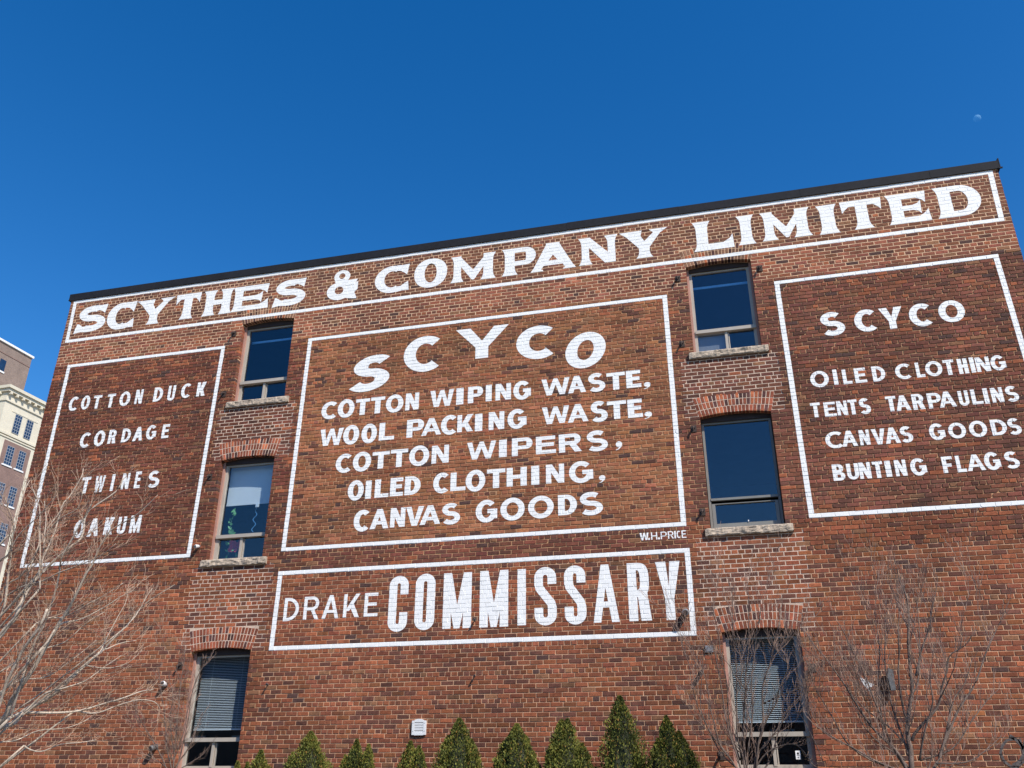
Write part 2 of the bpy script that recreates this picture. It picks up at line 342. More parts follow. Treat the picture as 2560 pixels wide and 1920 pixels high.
def sans(ch, w, h, t, th, e=2.0):
    P = []; f = 1
    if ch == 'O' and e > 2.2:      # condensed: straight sides between round ends
        def stad(i, j):
            r = w/2 - i; a = min(r * .95, h/2 - j)
            return arcp(w/2, h - j - a, r, a, 0, 180, 16) + arcp(w/2, j + a, r, a, 180, 360, 16)
        return [(1, stad(0, 0)), (-1, stad(t, th))]
    if ch == 'O':
        return [(1, arcp(w/2, h/2, w/2, h/2, 0, 352, 44, e)), (-1, arcp(w/2, h/2, w/2 - t, h/2 - th, 0, 352, 44, e))]
    if ch in 'CG':
        k = .42 if ch == 'C' else .40
        if e > 2.2:      # condensed: straight sided
            r = (w - t) / 2
            top = [(w - t/2, h * .66), (w - t/2, h - th/2 - r * .95)] + arcp(w/2, h - th/2 - r*.95, r, r*.95, 0, 180, 14)[1:]
            bot = arcp(w/2, th/2 + r*.95, r, r*.95, 180, 360, 14) + [(w - t/2, h * .34)]
            return [(1, stroke(top + bot, t, th))]
        sx = w / (1 + math.cos(math.radians(38)))       # so that the tips reach the right side
        rx = (w - t * .5) / (1 + .80); rx = max(rx, w * .5)
        cx = rx; a = 48 if ch == 'C' else 42
        pth = arcp(cx, h/2, rx - t/2, (h - th)/2, a, 360 - (a if ch == 'C' else 6), 36)
        P = [(1, stroke(pth, t, th))]
        if ch == 'G':
            P += [(1, rect(w * .55, h * .40, w, h * .40 + th * .9)), (1, rect(w - t * .95, h * .16, w, h * .5))]
        return P
    if ch == 'S':
        if e > 2.2:
            r = (w - t) / 2
            up = [(w - t/2, h*.70), (w - t/2, h - th/2 - r*.95)] + arcp(w/2, h - th/2 - r*.95, r, r*.95, 0, 180, 12)[1:] + [(t/2, h*.70), (t*.6, h*.63)]
            lo = [(w - t*.6, h*.37), (w - t/2, h*.30)] + arcp(w/2, th/2 + r*.95, r, r*.95, 0, -180, 12) + [(t/2, h*.30)]
            return [(1, stroke(up + lo, t, th))]
        m = h * .515; yu = (h - th/2 + m) / 2; ru = (h - th/2 - m) / 2; yl = (m + th/2) / 2; rl = (m - th/2) / 2
        pu = arcp(w*.5, yu, w*.46 - t/2, ru, 38, 262, 20); pl = arcp(w*.5, yl, w*.5 - t/2, rl, 82, -146, 20)
        return [(1, stroke(pu + pl, t, th))]
    if ch == 'T': return [(1, rect(0, h - th, w, h)), (1, rect(w/2 - t/2, 0, w/2 + t/2, h - th/2))]
    if ch == 'I': return [(1, rect(0, 0, w, h))]
    if ch == 'L': return [(1, rect(0, 0, t, h)), (1, rect(t/2, 0, w, th))]
    if ch == 'E': return [(1, rect(0, 0, t, h)), (1, rect(t/2, 0, w, th)), (1, rect(t/2, h - th, w*.97, h)), (1, rect(t/2, h*.52 - th/2, w*.9, h*.52 + th/2))]
    if ch == 'F': return [(1, rect(0, 0, t, h)), (1, rect(t/2, h - th, w, h)), (1, rect(t/2, h*.46 - th/2, w*.86, h*.46 + th/2))]
    if ch == 'H': return [(1, rect(0, 0, t, h)), (1, rect(w - t, 0, w, h)), (1, rect(t/2, h/2 - th/2, w - t/2, h/2 + th/2))]
    if ch == 'D': return bowl(0, 0, w, h, t, th, e)
    if ch == 'P': return [(1, rect(0, 0, t, h))] + bowl(0, h*.36, w, h, t, th*.95, e)
    if ch == 'R':
        return [(1, rect(0, 0, t, h))] + bowl(0, h*.40, w*.96, h, t, th*.95, e) + [(1, para(w - t*1.15, w, w*.42, w*.42 + t*1.1, 0, h*.47))]
    if ch == 'B': return bowl(0, h*.47, w*.92, h, t, th*.9, e) + bowl(0, 0, w, h*.53, t, th*.9, e)
    if ch == 'U':
        r = w/2
        if e > 2.2: r = w/2
        pth = [(t/2, h), (t/2, r)] + arcp(w/2, r, w/2 - t/2, r - th/2, 180, 360, 18)[1:] + [(w - t/2, h)]
        return [(1, stroke(pth, t, th))]
    if ch == 'N': return [(1, rect(0, 0, t, h)), (1, rect(w - t, 0, w, h)), (1, para(w - t*1.2, w, 0, t*1.2, 0, h))]
    if ch == 'A':
        q = .30
        a = t * .55
        hx = (w/2 - a); sl = lambda y: hx * y / h
        yb = h*q - th*.4; yt = yb + th*.85
        inner0 = t*1.06
        apex = h - (h / hx) * 0 if hx else h
        # counter: triangle above the bar; the gap between the legs below it
        yi = h * (w/2 - inner0) / hx if hx > 0 else h
        yi = min(yi, h * .86)
        P = [(1, [(0, 0), (w, 0), (w/2 + a, h), (w/2 - a, h)])]
        P.append((-1, [(inner0, -.001), (w - inner0, -.001), (w - inner0 - sl(yb), yb), (inner0 + sl(yb), yb)]))
        if yi > yt + .01: P.append((-1, [(inner0 + sl(yt), yt), (w - inner0 - sl(yt), yt), (w/2, yi)]))
        return P
    if ch == 'V':
        a = t * .55; return [(1, [(w/2 - a, 0), (w/2 + a, 0), (w, h), (w - t*1.12, h), (w/2, h*.30), (t*1.12, h), (0, h)])]
    if ch == 'W':
        a = t * .55; q = w * .27; d = t * 1.08
        return [(1, [(q - a, 0), (q + a, 0), (w/2, h*.62), (w - q - a, 0), (w - q + a, 0), (w, h), (w - d, h), (w - q, h*.34), (w/2 + a*.75, h), (w/2 - a*.75, h), (q, h*.34), (d, h), (0, h)])]
    if ch == 'M':
        if e > 2.2:   # condensed M with a deep point
            return [(1, rect(0, 0, t, h)), (1, rect(w - t, 0, w, h)), (1, [(w/2 - t*.35, 0), (w/2 + t*.35, 0), (w, h), (w - t*1.0, h), (w/2, h*.42), (t*1.0, h), (0, h)])]
        return [(1, [(0, 0), (t, 0), (t, h*.5), (w/2 - t*.3, 0), (w/2 + t*.3, 0), (w - t, h*.5), (w - t, 0), (w, 0), (w, h), (w - t*1.05, h), (w/2, h*.38), (t*1.05, h), (0, h)])]
    if ch == 'K': return [(1, rect(0, 0, t, h)), (1, para(t*.55, t*1.75, w - t*1.25, w, h*.28, h)), (1, [(w - t*1.3, 0), (w, 0), (w*.60, h*.62), (w*.36, h*.50)])]
    if ch == 'Y': return [(1, rect(w/2 - t/2, 0, w/2 + t/2, h*.5)), (1, [(w/2 - t/2, h*.36), (w/2 + t/2, h*.36), (w, h), (w - t*1.15, h), (w/2, h*.56), (t*1.15, h), (0, h)])]
    if ch == ',': return [(1, [(w*.12, 0), (w*.5, h*.10), (w*.9, h*.38), (w, h*.68)] + arcp(w*.55, h*.66, w*.45, h*.34, 5, 215, 12) + [(w*.3, h*.36), (w*.55, h*.34), (w*.42, h*.18), (w*.05, h*.06)])]
    if ch == '.': return [(1, rect(0, 0, w, h))]
    raise KeyError(ch)
def stem(x0, x1, y0, y1, s0, s1, sh, k=.45):
    """upright with concave flared feet; s0/s1 = (left, right) reach of the lower/upper serif"""
    def cv(xa, ya, xb, yb, up):      # concave quarter from the stem to the serif tip
        return [(xa + (xb - xa) * q**2.2, ya + (yb - ya) * q) for q in (0, .25, .5, .7, .85, 1)]
    p = []
    p += [(x0 - s0[0], y0), (x1 + s0[1], y0)]
    p += cv(x1, y0 + sh, x1 + s0[1], y0, 0)[::-1][1:] if s0[1] else []
    p += cv(x1, y1 - sh, x1 + s1[1], y1, 1) if s1[1] else [(x1, y1)]
    p += (cv(x0, y1 - sh, x0 - s1[0], y1, 1)[::-1]) if s1[0] else [(x0, y1)]
    p += cv(x0, y0 + sh, x0 - s0[0], y0, 0)[:-1] if s0[0] else []
    return p
def serif(ch, w, h, t):
    """wide flared capitals of the heading; t = stem width"""
    th = h * .20; s = t * .30; sh = h * .30; P = []
    if ch == 'O': return [(1, arcp(w/2, h/2, w/2, h/2, 0, 352, 44, 2.15)), (-1, arcp(w/2, h/2, w/2 - t*1.0, h/2 - th*.85, 0, 352, 40))]
    if ch == 'C':
        pth = arcp(w*.5, h/2, w*.5 - t/2, (h - th)/2, 62, 300, 34)
        P = [(1, stroke(pth, t, th))]
        P.append((1, [(w*.62, h - th*1.0), (w*.62, h), (w*.80, h*.985), (w*.99, h*1.0), (w*.93, h*.60), (w*.86, h*.68), (w*.75, h*.77)]))
        P.append((1, [(w*.62, 0), (w*.62, th*1.0), (w*.76, h*.21), (w*.87, h*.30), (w*.97, h*.36), (w*1.0, h*.03), (w*.80, h*.035)]))
        return P
    if ch == 'S':
        m = h*.52; T = t*.95; H = th*1.18
        yu = (h - H/2 + m) / 2; ru = (h - H/2 - m) / 2; yl = (m + H/2) / 2; rl = (m - H/2) / 2
        pu = arcp(w*.50, yu, w*.43 - T/2, ru, 62, 265, 20); pl = arcp(w*.50, yl, w*.47 - T/2, rl, 85, -120, 20)
        P = [(1, stroke(pu + pl, T, H))]
        P.append((1, [(w*.58, h - H), (w*.58, h), (w*.76, h*.985), (w*.95, h*1.0), (w*.90, h*.66), (w*.82, h*.73), (w*.70, h*.80)]))
        P.append((1, [(w*.42, 0), (w*.42, H), (w*.26, h*.22), (w*.13, h*.33), (w*.07, h*.36), (w*.0, -h*.01), (w*.20, h*.03)]))
        return P
    if ch == 'I': return [(1, stem(s, w - s, 0, h, (s, s), (s, s), sh))]
    if ch == 'T':
        c = w/2
        return [(1, stem(c - t/2, c + t/2, 0, h - th/2, (s*1.1, s*1.1), (0, 0), sh)),
                (1, [(0, h), (w, h), (w*.97, h*.60), (w*.90, h*.70), (w*.80, h - th), (w*.20, h - th), (w*.10, h*.70), (w*.03, h*.60)])]
    if ch == 'H': return [(1, stem(s, s + t, 0, h, (s, s), (s, s), sh)), (1, stem(w - s - t, w - s, 0, h, (s, s), (s, s), sh)), (1, rect(s + t/2, h*.41, w - s - t/2, h*.60))]
    if ch == 'N':
        q = t*.72
        return [(1, stem(s, s + q, 0, h, (s, s), (s, 0), sh)), (1, stem(w - s - q, w - s, 0, h, (0, s*0), (s, s), sh)),
                (1, [(s*.4, h), (t*1.15, h), (w - s, h*.12), (w - s, 0), (w - s - t*1.05, 0), (s + q*.2, h*.86)])]
    if ch == 'M':
        q = t*.80
        return [(1, stem(s, s + q, 0, h, (s, s), (s, 0), sh)), (1, stem(w - s - t, w - s, 0, h, (s, s), (0, s), sh)),
                (1, [(0, h), (t*.95, h), (w/2, h*.42), (w - t*.95, h), (w, h), (w - s - t*.4, h*.8), (w/2 + t*.12, h*.04), (w/2 - t*.12, h*.04), (s + q*.4, h*.8)])]
    if ch == 'E':
        return [(1, stem(s, s + t, 0, h, (s, 0), (s, 0), sh)),
                (1, [(s + t/2, h - th*.95), (w*.72, h - th*.95), (w*.86, h*.72), (w*.93, h*.62), (w*.97, h), (s + t/2, h)]),
                (1, [(s + t/2, h*.41), (w*.62, h*.41), (w*.74, h*.36), (w*.80, h*.26), (w*.82, h*.72), (w*.74, h*.62), (w*.62, h*.58), (s + t/2, h*.58)]),
                (1, [(s + t/2, 0), (w, 0), (w*.97, h*.40), (w*.88, h*.28), (w*.75, th*.95), (s + t/2, th*.95)])]
    if ch == 'L':
        return [(1, stem(s, s + t, 0, h, (s, 0), (s, s), sh)), (1, [(s + t/2, 0), (w, 0), (w*.98, h*.46), (w*.90, h*.32), (w*.74, th*1.05), (s + t/2, th*1.05)])]
    if ch == 'D': return [(1, stem(s, s + t, 0, h, (s, 0), (s, 0), sh))] + [(k, [(x + s, y) for x, y in p]) for k, p in bowl(0, 0, w - s, h, t, th*.92, 2.0)]
    if ch == 'P': return [(1, stem(s, s + t, 0, h, (s, s), (s, 0), sh))] + [(k, [(x + s, y) for x, y in p]) for k, p in bowl(0, h*.34, w - s, h, t, th*.85, 2.0)]
    if ch == 'A':
        a = t*.58; return [(1, [(t*.25, h*.10), (w - t*.25, h*.10), (w/2 + a, h), (w/2 - a, h)]),
            (1, [(0, 0), (t*1.35, 0), (t*1.02, h*.08), (w*.5, h*.2), (w - t*1.02, h*.08), (w - t*1.35, 0), (w, 0), (w - t*.45, h*.20), (w*.5, h*.5), (t*.45, h*.20)]),
            (1, [(w/2 - a*1.2, h), (w/2 + a*1.2, h), (w/2 + a*.8, h*.8), (w/2 - a*.8, h*.8)]),
            (-1, [(t*1.30, -.01), (w - t*1.30, -.01), (w - t*1.12, h*.10), (w - t*1.28, h*.19), (t*1.28, h*.19), (t*1.12, h*.10)]), (-1, [(w/2 - w*.10, h*.36), (w/2 + w*.10, h*.36), (w/2, h*.56)])]
    if ch == 'Y':
        a = t*.5
        return [(1, stem(w/2 - a, w/2 + a, 0, h*.5, (s, s), (0, 0), sh*.8)),
                (1, [(w/2 - a, h*.36), (w/2 + a, h*.36), (w*.84, h*.84), (w, h), (w*.62, h*1.0), (w*.70, h*.88), (w*.5 + a*.1, h*.60), (w*.44, h*.80), (w*.47, h), (0, h), (w*.14, h*.82)])]
    if ch == '&':
        return [(1, arcp(w*.46, h*.78, w*.26, h*.22, 0, 352, 28)), (-1, arcp(w*.46, h*.80, w*.10, h*.10, 0, 352, 20)),
                (1, arcp(w*.40, h*.30, w*.40, h*.30, 0, 352, 36)), (-1, arcp(w*.40, h*.32, w*.14, h*.13, 0, 352, 20)),
                (1, [(w*.22, h*.64), (w*.36, h*.50), (w*.46, h*.42), (w*.72, h*.30), (w*.80, h*.46), (w*.76, h*.62), (w*.64, h*.62), (w*.55, h*.58), (w*.60, h*.66)]),
                (1, [(w*.55, h*.40), (w*.78, h*.46), (w*.92, h*.44), (w*1.0, h*.58), (w*1.0, h*.30), (w*.90, h*.20), (w*.98, h*.02), (w*.97, -h*.02), (w*.70, h*.02), (w*.50, h*.08)]),
                (1, [(w*.58, h*.63), (w*.98, h*.64), (w*.93, h*.53), (w*1.0, h*.56), (w*.98, h*.28), (w*.62, h*.30), (w*.56, h*.44)])]
    raise KeyError(ch)
def glyph(style, ch, w, h):
    if style in ('narrow', 'medium', 'heavy', 'light') and ch in 'WMNAKVU':
        k = {'W': .215, 'M': .25, 'N': .31, 'A': .33, 'K': .36, 'V': .36, 'U': .36}[ch]
        b = {'narrow': (.225, .18), 'medium': (.225, .18), 'heavy': (.265, .21), 'light': (.155, .135)}[style]
        return sans(ch, w, h, min(h * b[0], w * k), h * b[1])
    if style == 'heading': return serif(ch, w, h, h * .325)
    if style == 'condensed' and ch == 'A': return sans(ch, w, h, h * .125, h * .12, 3.0)
    if style == 'condensed': return sans(ch, w, h, h * .155, h * .135, 3.0)
    if style == 'light': return sans(ch, w, h, h * .155, h * .135)
    if style == 'narrow': return sans(ch, w, h, min(h * .225, w if ch == 'I' else w * .42), h * .18)
    if style == 'heavy': return sans(ch, w, h, min(h * (.325 if ch in 'TLEDHPRFI' else .27), w * .44 if ch != 'I' else w), h * .205)
    if style == 'arched':
        P = sans(ch, w, h, {'S': .29, 'O': .225, 'Y': .255}.get(ch, .25), {'S': .165, 'Y': .2}.get(ch, .165))
        k = {'S': .30, 'O': .16}.get(ch, 0)
        if k:
            P = [(s, [(x + k * (y - h/2), y) for x, y in p]) for s, p in P]
            xs = [x for s, p in P for x, y in p]; a, b = min(xs), max(xs)
            P = [(s, [((x - a) * w / (b - a), y) for x, y in p]) for s, p in P]
        return P
    return sans(ch, w, h, min(h * .235, w * .42 if ch != 'I' else w), h * .185)

LETTERS = {
    ('heading', 'heading'): '''S -13.803 9.173 0.809 0.670|C -12.987 9.133 0.719 0.677|Y -12.266 9.158 0.956 0.626|T -11.271 9.173 0.611 0.630|H -10.586 9.177 0.726 0.621|E -9.881 9.188 0.884 0.602|S -8.903 9.167 0.782 0.633|& -7.656 9.141 0.693 0.714|C -6.587 9.146 0.756 0.642|O -5.727 9.151 0.706 0.685|M -4.942 9.181 0.944 0.610|P -3.872 9.179 0.698 0.623|A -3.288 9.178 0.913 0.635|N -2.318 9.189 0.779 0.618|Y -1.509 9.182 0.934 0.623|L -0.117 9.158 0.744 0.652|I 0.704 9.173 0.322 0.644|M 1.139 9.189 0.889 0.625|I 2.141 9.168 0.366 0.630|T 2.565 9.182 0.714 0.627|E 3.345 9.175 0.707 0.639|D 4.154 9.173 0.755 0.659''',
    ('centre', 'arched'): '''S -6.952 6.973 0.830 0.782|C -5.846 7.266 0.889 0.776|Y -4.785 7.420 1.063 0.668|C -3.573 7.270 0.871 0.707|O -2.631 6.980 0.759 0.738''',
    ('centre', 'heavy'): '''C -7.496 6.463 0.382 0.373|O -7.151 6.460 0.349 0.392|T -6.776 6.486 0.287 0.337|T -6.465 6.486 0.290 0.345|O -6.152 6.468 0.356 0.376|N -5.752 6.486 0.270 0.351|W -5.257 6.498 0.475 0.338|I -4.737 6.499 0.143 0.337|P -4.509 6.503 0.297 0.336|I -4.160 6.508 0.116 0.332|N -3.971 6.505 0.297 0.333|G -3.629 6.469 0.335 0.384|W -3.094 6.502 0.529 0.330|A -2.600 6.501 0.333 0.336|S -2.234 6.479 0.321 0.376|T -1.885 6.486 0.334 0.340|E -1.532 6.490 0.265 0.341|, -1.235 6.439 0.133 0.131|W -7.471 5.912 0.488 0.345|O -6.986 5.893 0.327 0.401|O -6.611 5.885 0.316 0.399|L -6.251 5.920 0.309 0.354|P -5.696 5.924 0.342 0.358|A -5.403 5.934 0.391 0.342|C -5.019 5.908 0.357 0.395|K -4.699 5.939 0.304 0.342|I -4.358 5.927 0.142 0.342|N -4.095 5.927 0.297 0.351|G -3.737 5.904 0.357 0.390|W -3.091 5.936 0.504 0.333|A -2.618 5.927 0.377 0.345|S -2.208 5.887 0.315 0.407|T -1.900 5.918 0.343 0.346|E -1.535 5.912 0.263 0.350|, -1.260 5.864 0.148 0.136|C -7.087 5.334 0.374 0.380|O -6.739 5.331 0.367 0.394|T -6.349 5.359 0.341 0.335|T -5.985 5.359 0.342 0.348|O -5.618 5.345 0.393 0.401|N -5.176 5.368 0.331 0.345|W -4.498 5.380 0.551 0.333|I -3.893 5.381 0.145 0.331|P -3.653 5.379 0.382 0.340|E -3.209 5.377 0.365 0.331|R -2.790 5.370 0.411 0.342|S -2.302 5.339 0.388 0.393|, -1.790 5.327 0.125 0.163|O -6.793 4.775 0.318 0.392|I -6.441 4.791 0.116 0.348|L -6.255 4.797 0.274 0.348|E -5.953 4.801 0.254 0.349|D -5.670 4.803 0.306 0.354|C -5.123 4.787 0.342 0.391|L -4.794 4.814 0.286 0.346|O -4.509 4.772 0.368 0.409|T -4.111 4.810 0.338 0.354|H -3.747 4.816 0.367 0.346|I -3.298 4.814 0.145 0.351|N -3.032 4.816 0.326 0.348|G -2.620 4.781 0.425 0.401|, -2.109 4.754 0.124 0.140|C -6.626 4.179 0.352 0.407|A -6.305 4.211 0.364 0.364|N -5.914 4.218 0.285 0.357|V -5.620 4.221 0.345 0.354|A -5.349 4.227 0.386 0.350|S -4.945 4.199 0.352 0.392|G -4.308 4.192 0.394 0.411|O -3.857 4.195 0.437 0.413|O -3.359 4.199 0.455 0.406|D -2.827 4.229 0.332 0.361|S -2.460 4.194 0.413 0.414''',
    ('signature', 'medium'): '''W -1.456 3.709 0.148 0.125|. -1.320 3.709 0.030 0.032|. -1.157 3.709 0.030 0.032|I -0.889 3.709 0.026 0.125''',
    ('signature', 'light'): '''H -1.269 3.709 0.101 0.125|P -1.112 3.709 0.102 0.125|R -0.993 3.709 0.094 0.125|C -0.850 3.709 0.066 0.125|E -0.770 3.709 0.074 0.125''',
    ('lower', 'light'): '''D -7.832 2.644 0.290 0.406|R -7.446 2.653 0.300 0.400|A -7.091 2.655 0.323 0.407|K -6.686 2.659 0.303 0.406|E -6.296 2.661 0.257 0.406''',
    ('lower', 'condensed'): '''C -5.844 2.387 0.353 0.950|O -5.361 2.396 0.359 0.954|M -4.853 2.403 0.503 0.934|M -4.204 2.402 0.497 0.941|I -3.548 2.412 0.145 0.927|S -3.258 2.394 0.375 0.959|S -2.750 2.390 0.359 0.963|A -2.278 2.406 0.424 0.935|R -1.699 2.408 0.361 0.932|Y -1.235 2.403 0.396 0.932''',
    ('left', 'narrow'): '''C -13.459 7.247 0.258 0.331|O -13.153 7.253 0.217 0.323|T -12.856 7.240 0.202 0.308|T -12.513 7.232 0.194 0.315|O -12.205 7.233 0.257 0.333|N -11.827 7.247 0.177 0.327|D -11.385 7.254 0.218 0.324|U -11.049 7.236 0.171 0.347|C -10.739 7.264 0.252 0.328|K -10.369 7.269 0.202 0.314|C -12.967 6.368 0.282 0.335|O -12.626 6.369 0.258 0.350|R -12.284 6.400 0.189 0.308|D -11.963 6.404 0.211 0.301|A -11.695 6.405 0.231 0.305|G -11.391 6.405 0.235 0.317|E -11.022 6.406 0.170 0.301|T -12.693 5.360 0.204 0.346|W -12.373 5.360 0.225 0.348|I -11.992 5.365 0.070 0.350|N -11.742 5.378 0.169 0.333|E -11.444 5.377 0.135 0.349|S -11.148 5.358 0.272 0.355|O -12.637 4.439 0.247 0.365|A -12.314 4.450 0.257 0.359|K -11.941 4.461 0.203 0.349|U -11.639 4.455 0.186 0.348|M -11.358 4.459 0.237 0.351''',
    ('right', 'heavy'): '''S 1.890 7.092 0.403 0.465|C 2.456 7.097 0.410 0.436|Y 2.872 7.102 0.374 0.414|C 3.338 7.088 0.410 0.438|O 3.803 7.106 0.408 0.416''',
    ('right', 'medium'): '''O 1.591 6.152 0.298 0.303|I 1.963 6.169 0.068 0.282|L 2.111 6.164 0.143 0.270|E 2.304 6.164 0.184 0.271|D 2.583 6.159 0.204 0.278|C 2.944 6.152 0.283 0.283|L 3.264 6.159 0.128 0.271|O 3.410 6.154 0.258 0.275|T 3.691 6.152 0.162 0.273|H 3.907 6.149 0.148 0.272|I 4.091 6.152 0.068 0.274|N 4.177 6.154 0.207 0.260|G 4.398 6.148 0.221 0.272|T 1.524 5.613 0.155 0.263|E 1.736 5.607 0.188 0.259|N 1.939 5.607 0.163 0.260|T 2.120 5.606 0.142 0.266|S 2.285 5.595 0.180 0.285|T 2.708 5.602 0.158 0.269|A 2.851 5.598 0.225 0.269|R 3.109 5.593 0.182 0.274|P 3.343 5.593 0.202 0.266|A 3.507 5.593 0.256 0.271|U 3.808 5.589 0.148 0.262|L 3.996 5.597 0.162 0.259|I 4.179 5.591 0.068 0.267|N 4.291 5.597 0.172 0.256|S 4.496 5.586 0.188 0.273|C 1.679 5.041 0.317 0.296|A 1.930 5.059 0.241 0.270|N 2.209 5.060 0.155 0.263|V 2.400 5.050 0.210 0.269|A 2.595 5.049 0.228 0.274|S 2.826 5.043 0.191 0.282|G 3.266 5.043 0.232 0.286|O 3.548 5.043 0.259 0.269|O 3.855 5.040 0.259 0.276|D 4.175 5.042 0.225 0.268|S 4.411 5.030 0.190 0.278|B 1.712 4.491 0.185 0.278|U 1.931 4.492 0.180 0.271|N 2.118 4.492 0.176 0.276|T 2.326 4.487 0.153 0.280|I 2.513 4.495 0.085 0.270|N 2.657 4.493 0.169 0.272|G 2.886 4.479 0.236 0.290|F 3.356 4.490 0.155 0.270|L 3.559 4.487 0.134 0.274|A 3.705 4.494 0.260 0.264|G 3.964 4.483 0.227 0.295|S 4.248 4.483 0.206 0.281''',
}

from collections import defaultdict
GRID = defaultdict(list)
for b in BR:
    xs = [p[0] for p in b[0]]; ys = [p[1] for p in b[0]]; bb = (min(xs), max(xs), min(ys), max(ys))
    for gx in range(int((bb[0] + 20) / .25), int((bb[1] + 20) / .25) + 1):
        for gy in range(int((bb[2] + 5) / .15), int((bb[3] + 5) / .15) + 1): GRID[gx, gy].append((b, bb))
def clip(poly, cvx):
    for i in range(len(cvx)):
        a, b = cvx[i], cvx[(i + 1) % len(cvx)]; ex, ey = b[0] - a[0], b[1] - a[1]; out = []
        n = len(poly)
        if n < 3: return []
        dd = [ex * (p[1] - a[1]) - ey * (p[0] - a[0]) for p in poly]
        for j in range(n):
            p, q, dp, dq = poly[j], poly[(j + 1) % n], dd[j], dd[(j + 1) % n]
            if dp >= 0: out.append(p)
            if (dp >= 0) != (dq >= 0):
                t = dp / (dp - dq); out.append((p[0] + t * (q[0] - p[0]), p[1] + t * (q[1] - p[1])))
        poly = out
    return poly
def paint(mb, polys, lift=.0012):
    """polys: convex pieces (u, v). Lays paint on the joints and on every brick face it crosses, and down the brick's edges."""
    for P in polys:
        area = sum(p[0] * q[1] - q[0] * p[1] for p, q in zip(P, P[1:] + P[:1]))
        if abs(area) < 1e-7: continue
        if area < 0: P = P[::-1]
        bl = max(lift, .55 * proud(sum(p[0] for p in P) / len(P), sum(p[1] for p in P) / len(P))); mb.add([(x, Y0 - bl, y + EYE) for x, y in P], [tuple(range(len(P)))])
        xs = [p[0] for p in P]; ys = [p[1] for p in P]; x0, x1, y0, y1 = min(xs), max(xs), min(ys), max(ys); seen_ = set()
        for gx in range(int((x0 + 20) / .25), int((x1 + 20) / .25) + 1):
            for gy in range(int((y0 + 5) / .15), int((y1 + 5) / .15) + 1):
                for b, bb in GRID[gx, gy]:
                    if id(b) in seen_ or bb[0] > x1 or bb[1] < x0 or bb[2] > y1 or bb[3] < y0: continue
                    seen_.add(id(b)); q = clip(P, b[0])
                    if len(q) < 3: continue
                    yf = Y0 - b[1] - lift * .8; n = len(q)
                    mb.add([(x, yf, y + EYE) for x, y in q], [tuple(range(n))])
                    B = b[0]
                    for i in range(n):      # edges that run along the rim of the brick get a skirt down to the joint
                        p, r = q[i], q[(i + 1) % n]
                        if math.dist(p, r) < .002: continue
                        for k in range(len(B)):
                            s, t = B[k], B[(k + 1) % len(B)]; L = math.dist(s, t)
                            if L < .004: continue
                            nx, ny = (t[1] - s[1]) / L, -(t[0] - s[0]) / L
                            if abs((p[0] - s[0]) * nx + (p[1] - s[1]) * ny) < 2e-4 and abs((r[0] - s[0]) * nx + (r[1] - s[1]) * ny) < 2e-4:
                                o = .0012
                                mb.add([(p[0], yf, p[1] + EYE), (r[0], yf, r[1] + EYE), (r[0] + nx * o, Y0 - lift * .9, r[1] + ny * o + EYE), (p[0] + nx * o, Y0 - lift * .9, p[1] + ny * o + EYE)], [(3, 2, 1, 0)])
                                break
def inside(pt, poly):
    x, y = pt; w = 0
    for i in range(len(poly)):
        (x0, y0), (x1, y1) = poly[i - 1], poly[i]
        if (y0 <= y) != (y1 <= y):
            if (y1 > y0) == ((x1 - x0) * (y - y0) - (x - x0) * (y1 - y0) > 0): w += 1 if y1 > y0 else -1
    return w != 0
def tess(shape):
    """shape: [(sign, outline)] -> triangles of the union of the + outlines less the - ones"""
    V, E = [], []
    for s, p in shape:
        n = len(V); V += [Vector(q) for q in p]; E += [(n + i, n + (i + 1) % len(p)) for i in range(len(p))]
    vo, _, fo, _, _, _ = delaunay_2d_cdt(V, E, [], 0, 1e-5)
    out = []
    for f in fo:
        t = [tuple(vo[i]) for i in f]; c = (sum(q[0] for q in t) / 3, sum(q[1] for q in t) / 3)
        if any(s > 0 and inside(c, p) for s, p in shape) and not any(s < 0 and inside(c, p) for s, p in shape): out.append(t)
    return out
def hline(u0, u1, i):      # a painted line one course high
    h = (cv(i + 1) - cv(i)) / 2
    n = max(1, int((u1 - u0) / .5)); ed = lambda k: .0035 * noise.noise((k * 3.1 + i, 2.2, 0))
    return [[(u0 + (u1 - u0) * k / n, cv(i) - h + ed(k)), (u0 + (u1 - u0) * (k + 1) / n, cv(i) - h + ed(k + 1)),
             (u0 + (u1 - u0) * (k + 1) / n, cv(i) + h + ed(k + 40)), (u0 + (u1 - u0) * k / n, cv(i) + h + ed(k + 39))] for k in range(n)]
def vline(u0, u1, v0, v1, w=.085, right=False):      # outer edge runs from (u0, v0) to (u1, v1)
    n = max(1, int((v1 - v0) / .4)); s = -w if right else w; out = []
    for k in range(n):
        a, b = k / n, (k + 1) / n; ua, ub_ = u0 + (u1 - u0) * a, u0 + (u1 - u0) * b; e = .004 * noise.noise((k * 1.7, u0, 0)); g = .004 * noise.noise((k * 1.7 + 1.7, u0, 0))
        out.append([(ua + e, v0 + (v1 - v0) * a), (ua + s + e, v0 + (v1 - v0) * a), (ub_ + s + g, v0 + (v1 - v0) * b), (ub_ + g, v0 + (v1 - v0) * b)])
    return out
def frame(name, label, iT, iB, ulT, ulB, urT, urB):
    vt, vb_ = cv(iT) - .036, cv(iB) + .036; m = MB()
    paint(m, hline(ulT, urT, iT) + hline(ulB, urB, iB) + vline(ulB, ulT, vb_, vt) + vline(urB, urT, vb_, vt, right=True))
    return part(m, name, M['white_paint'], bld, label=label)
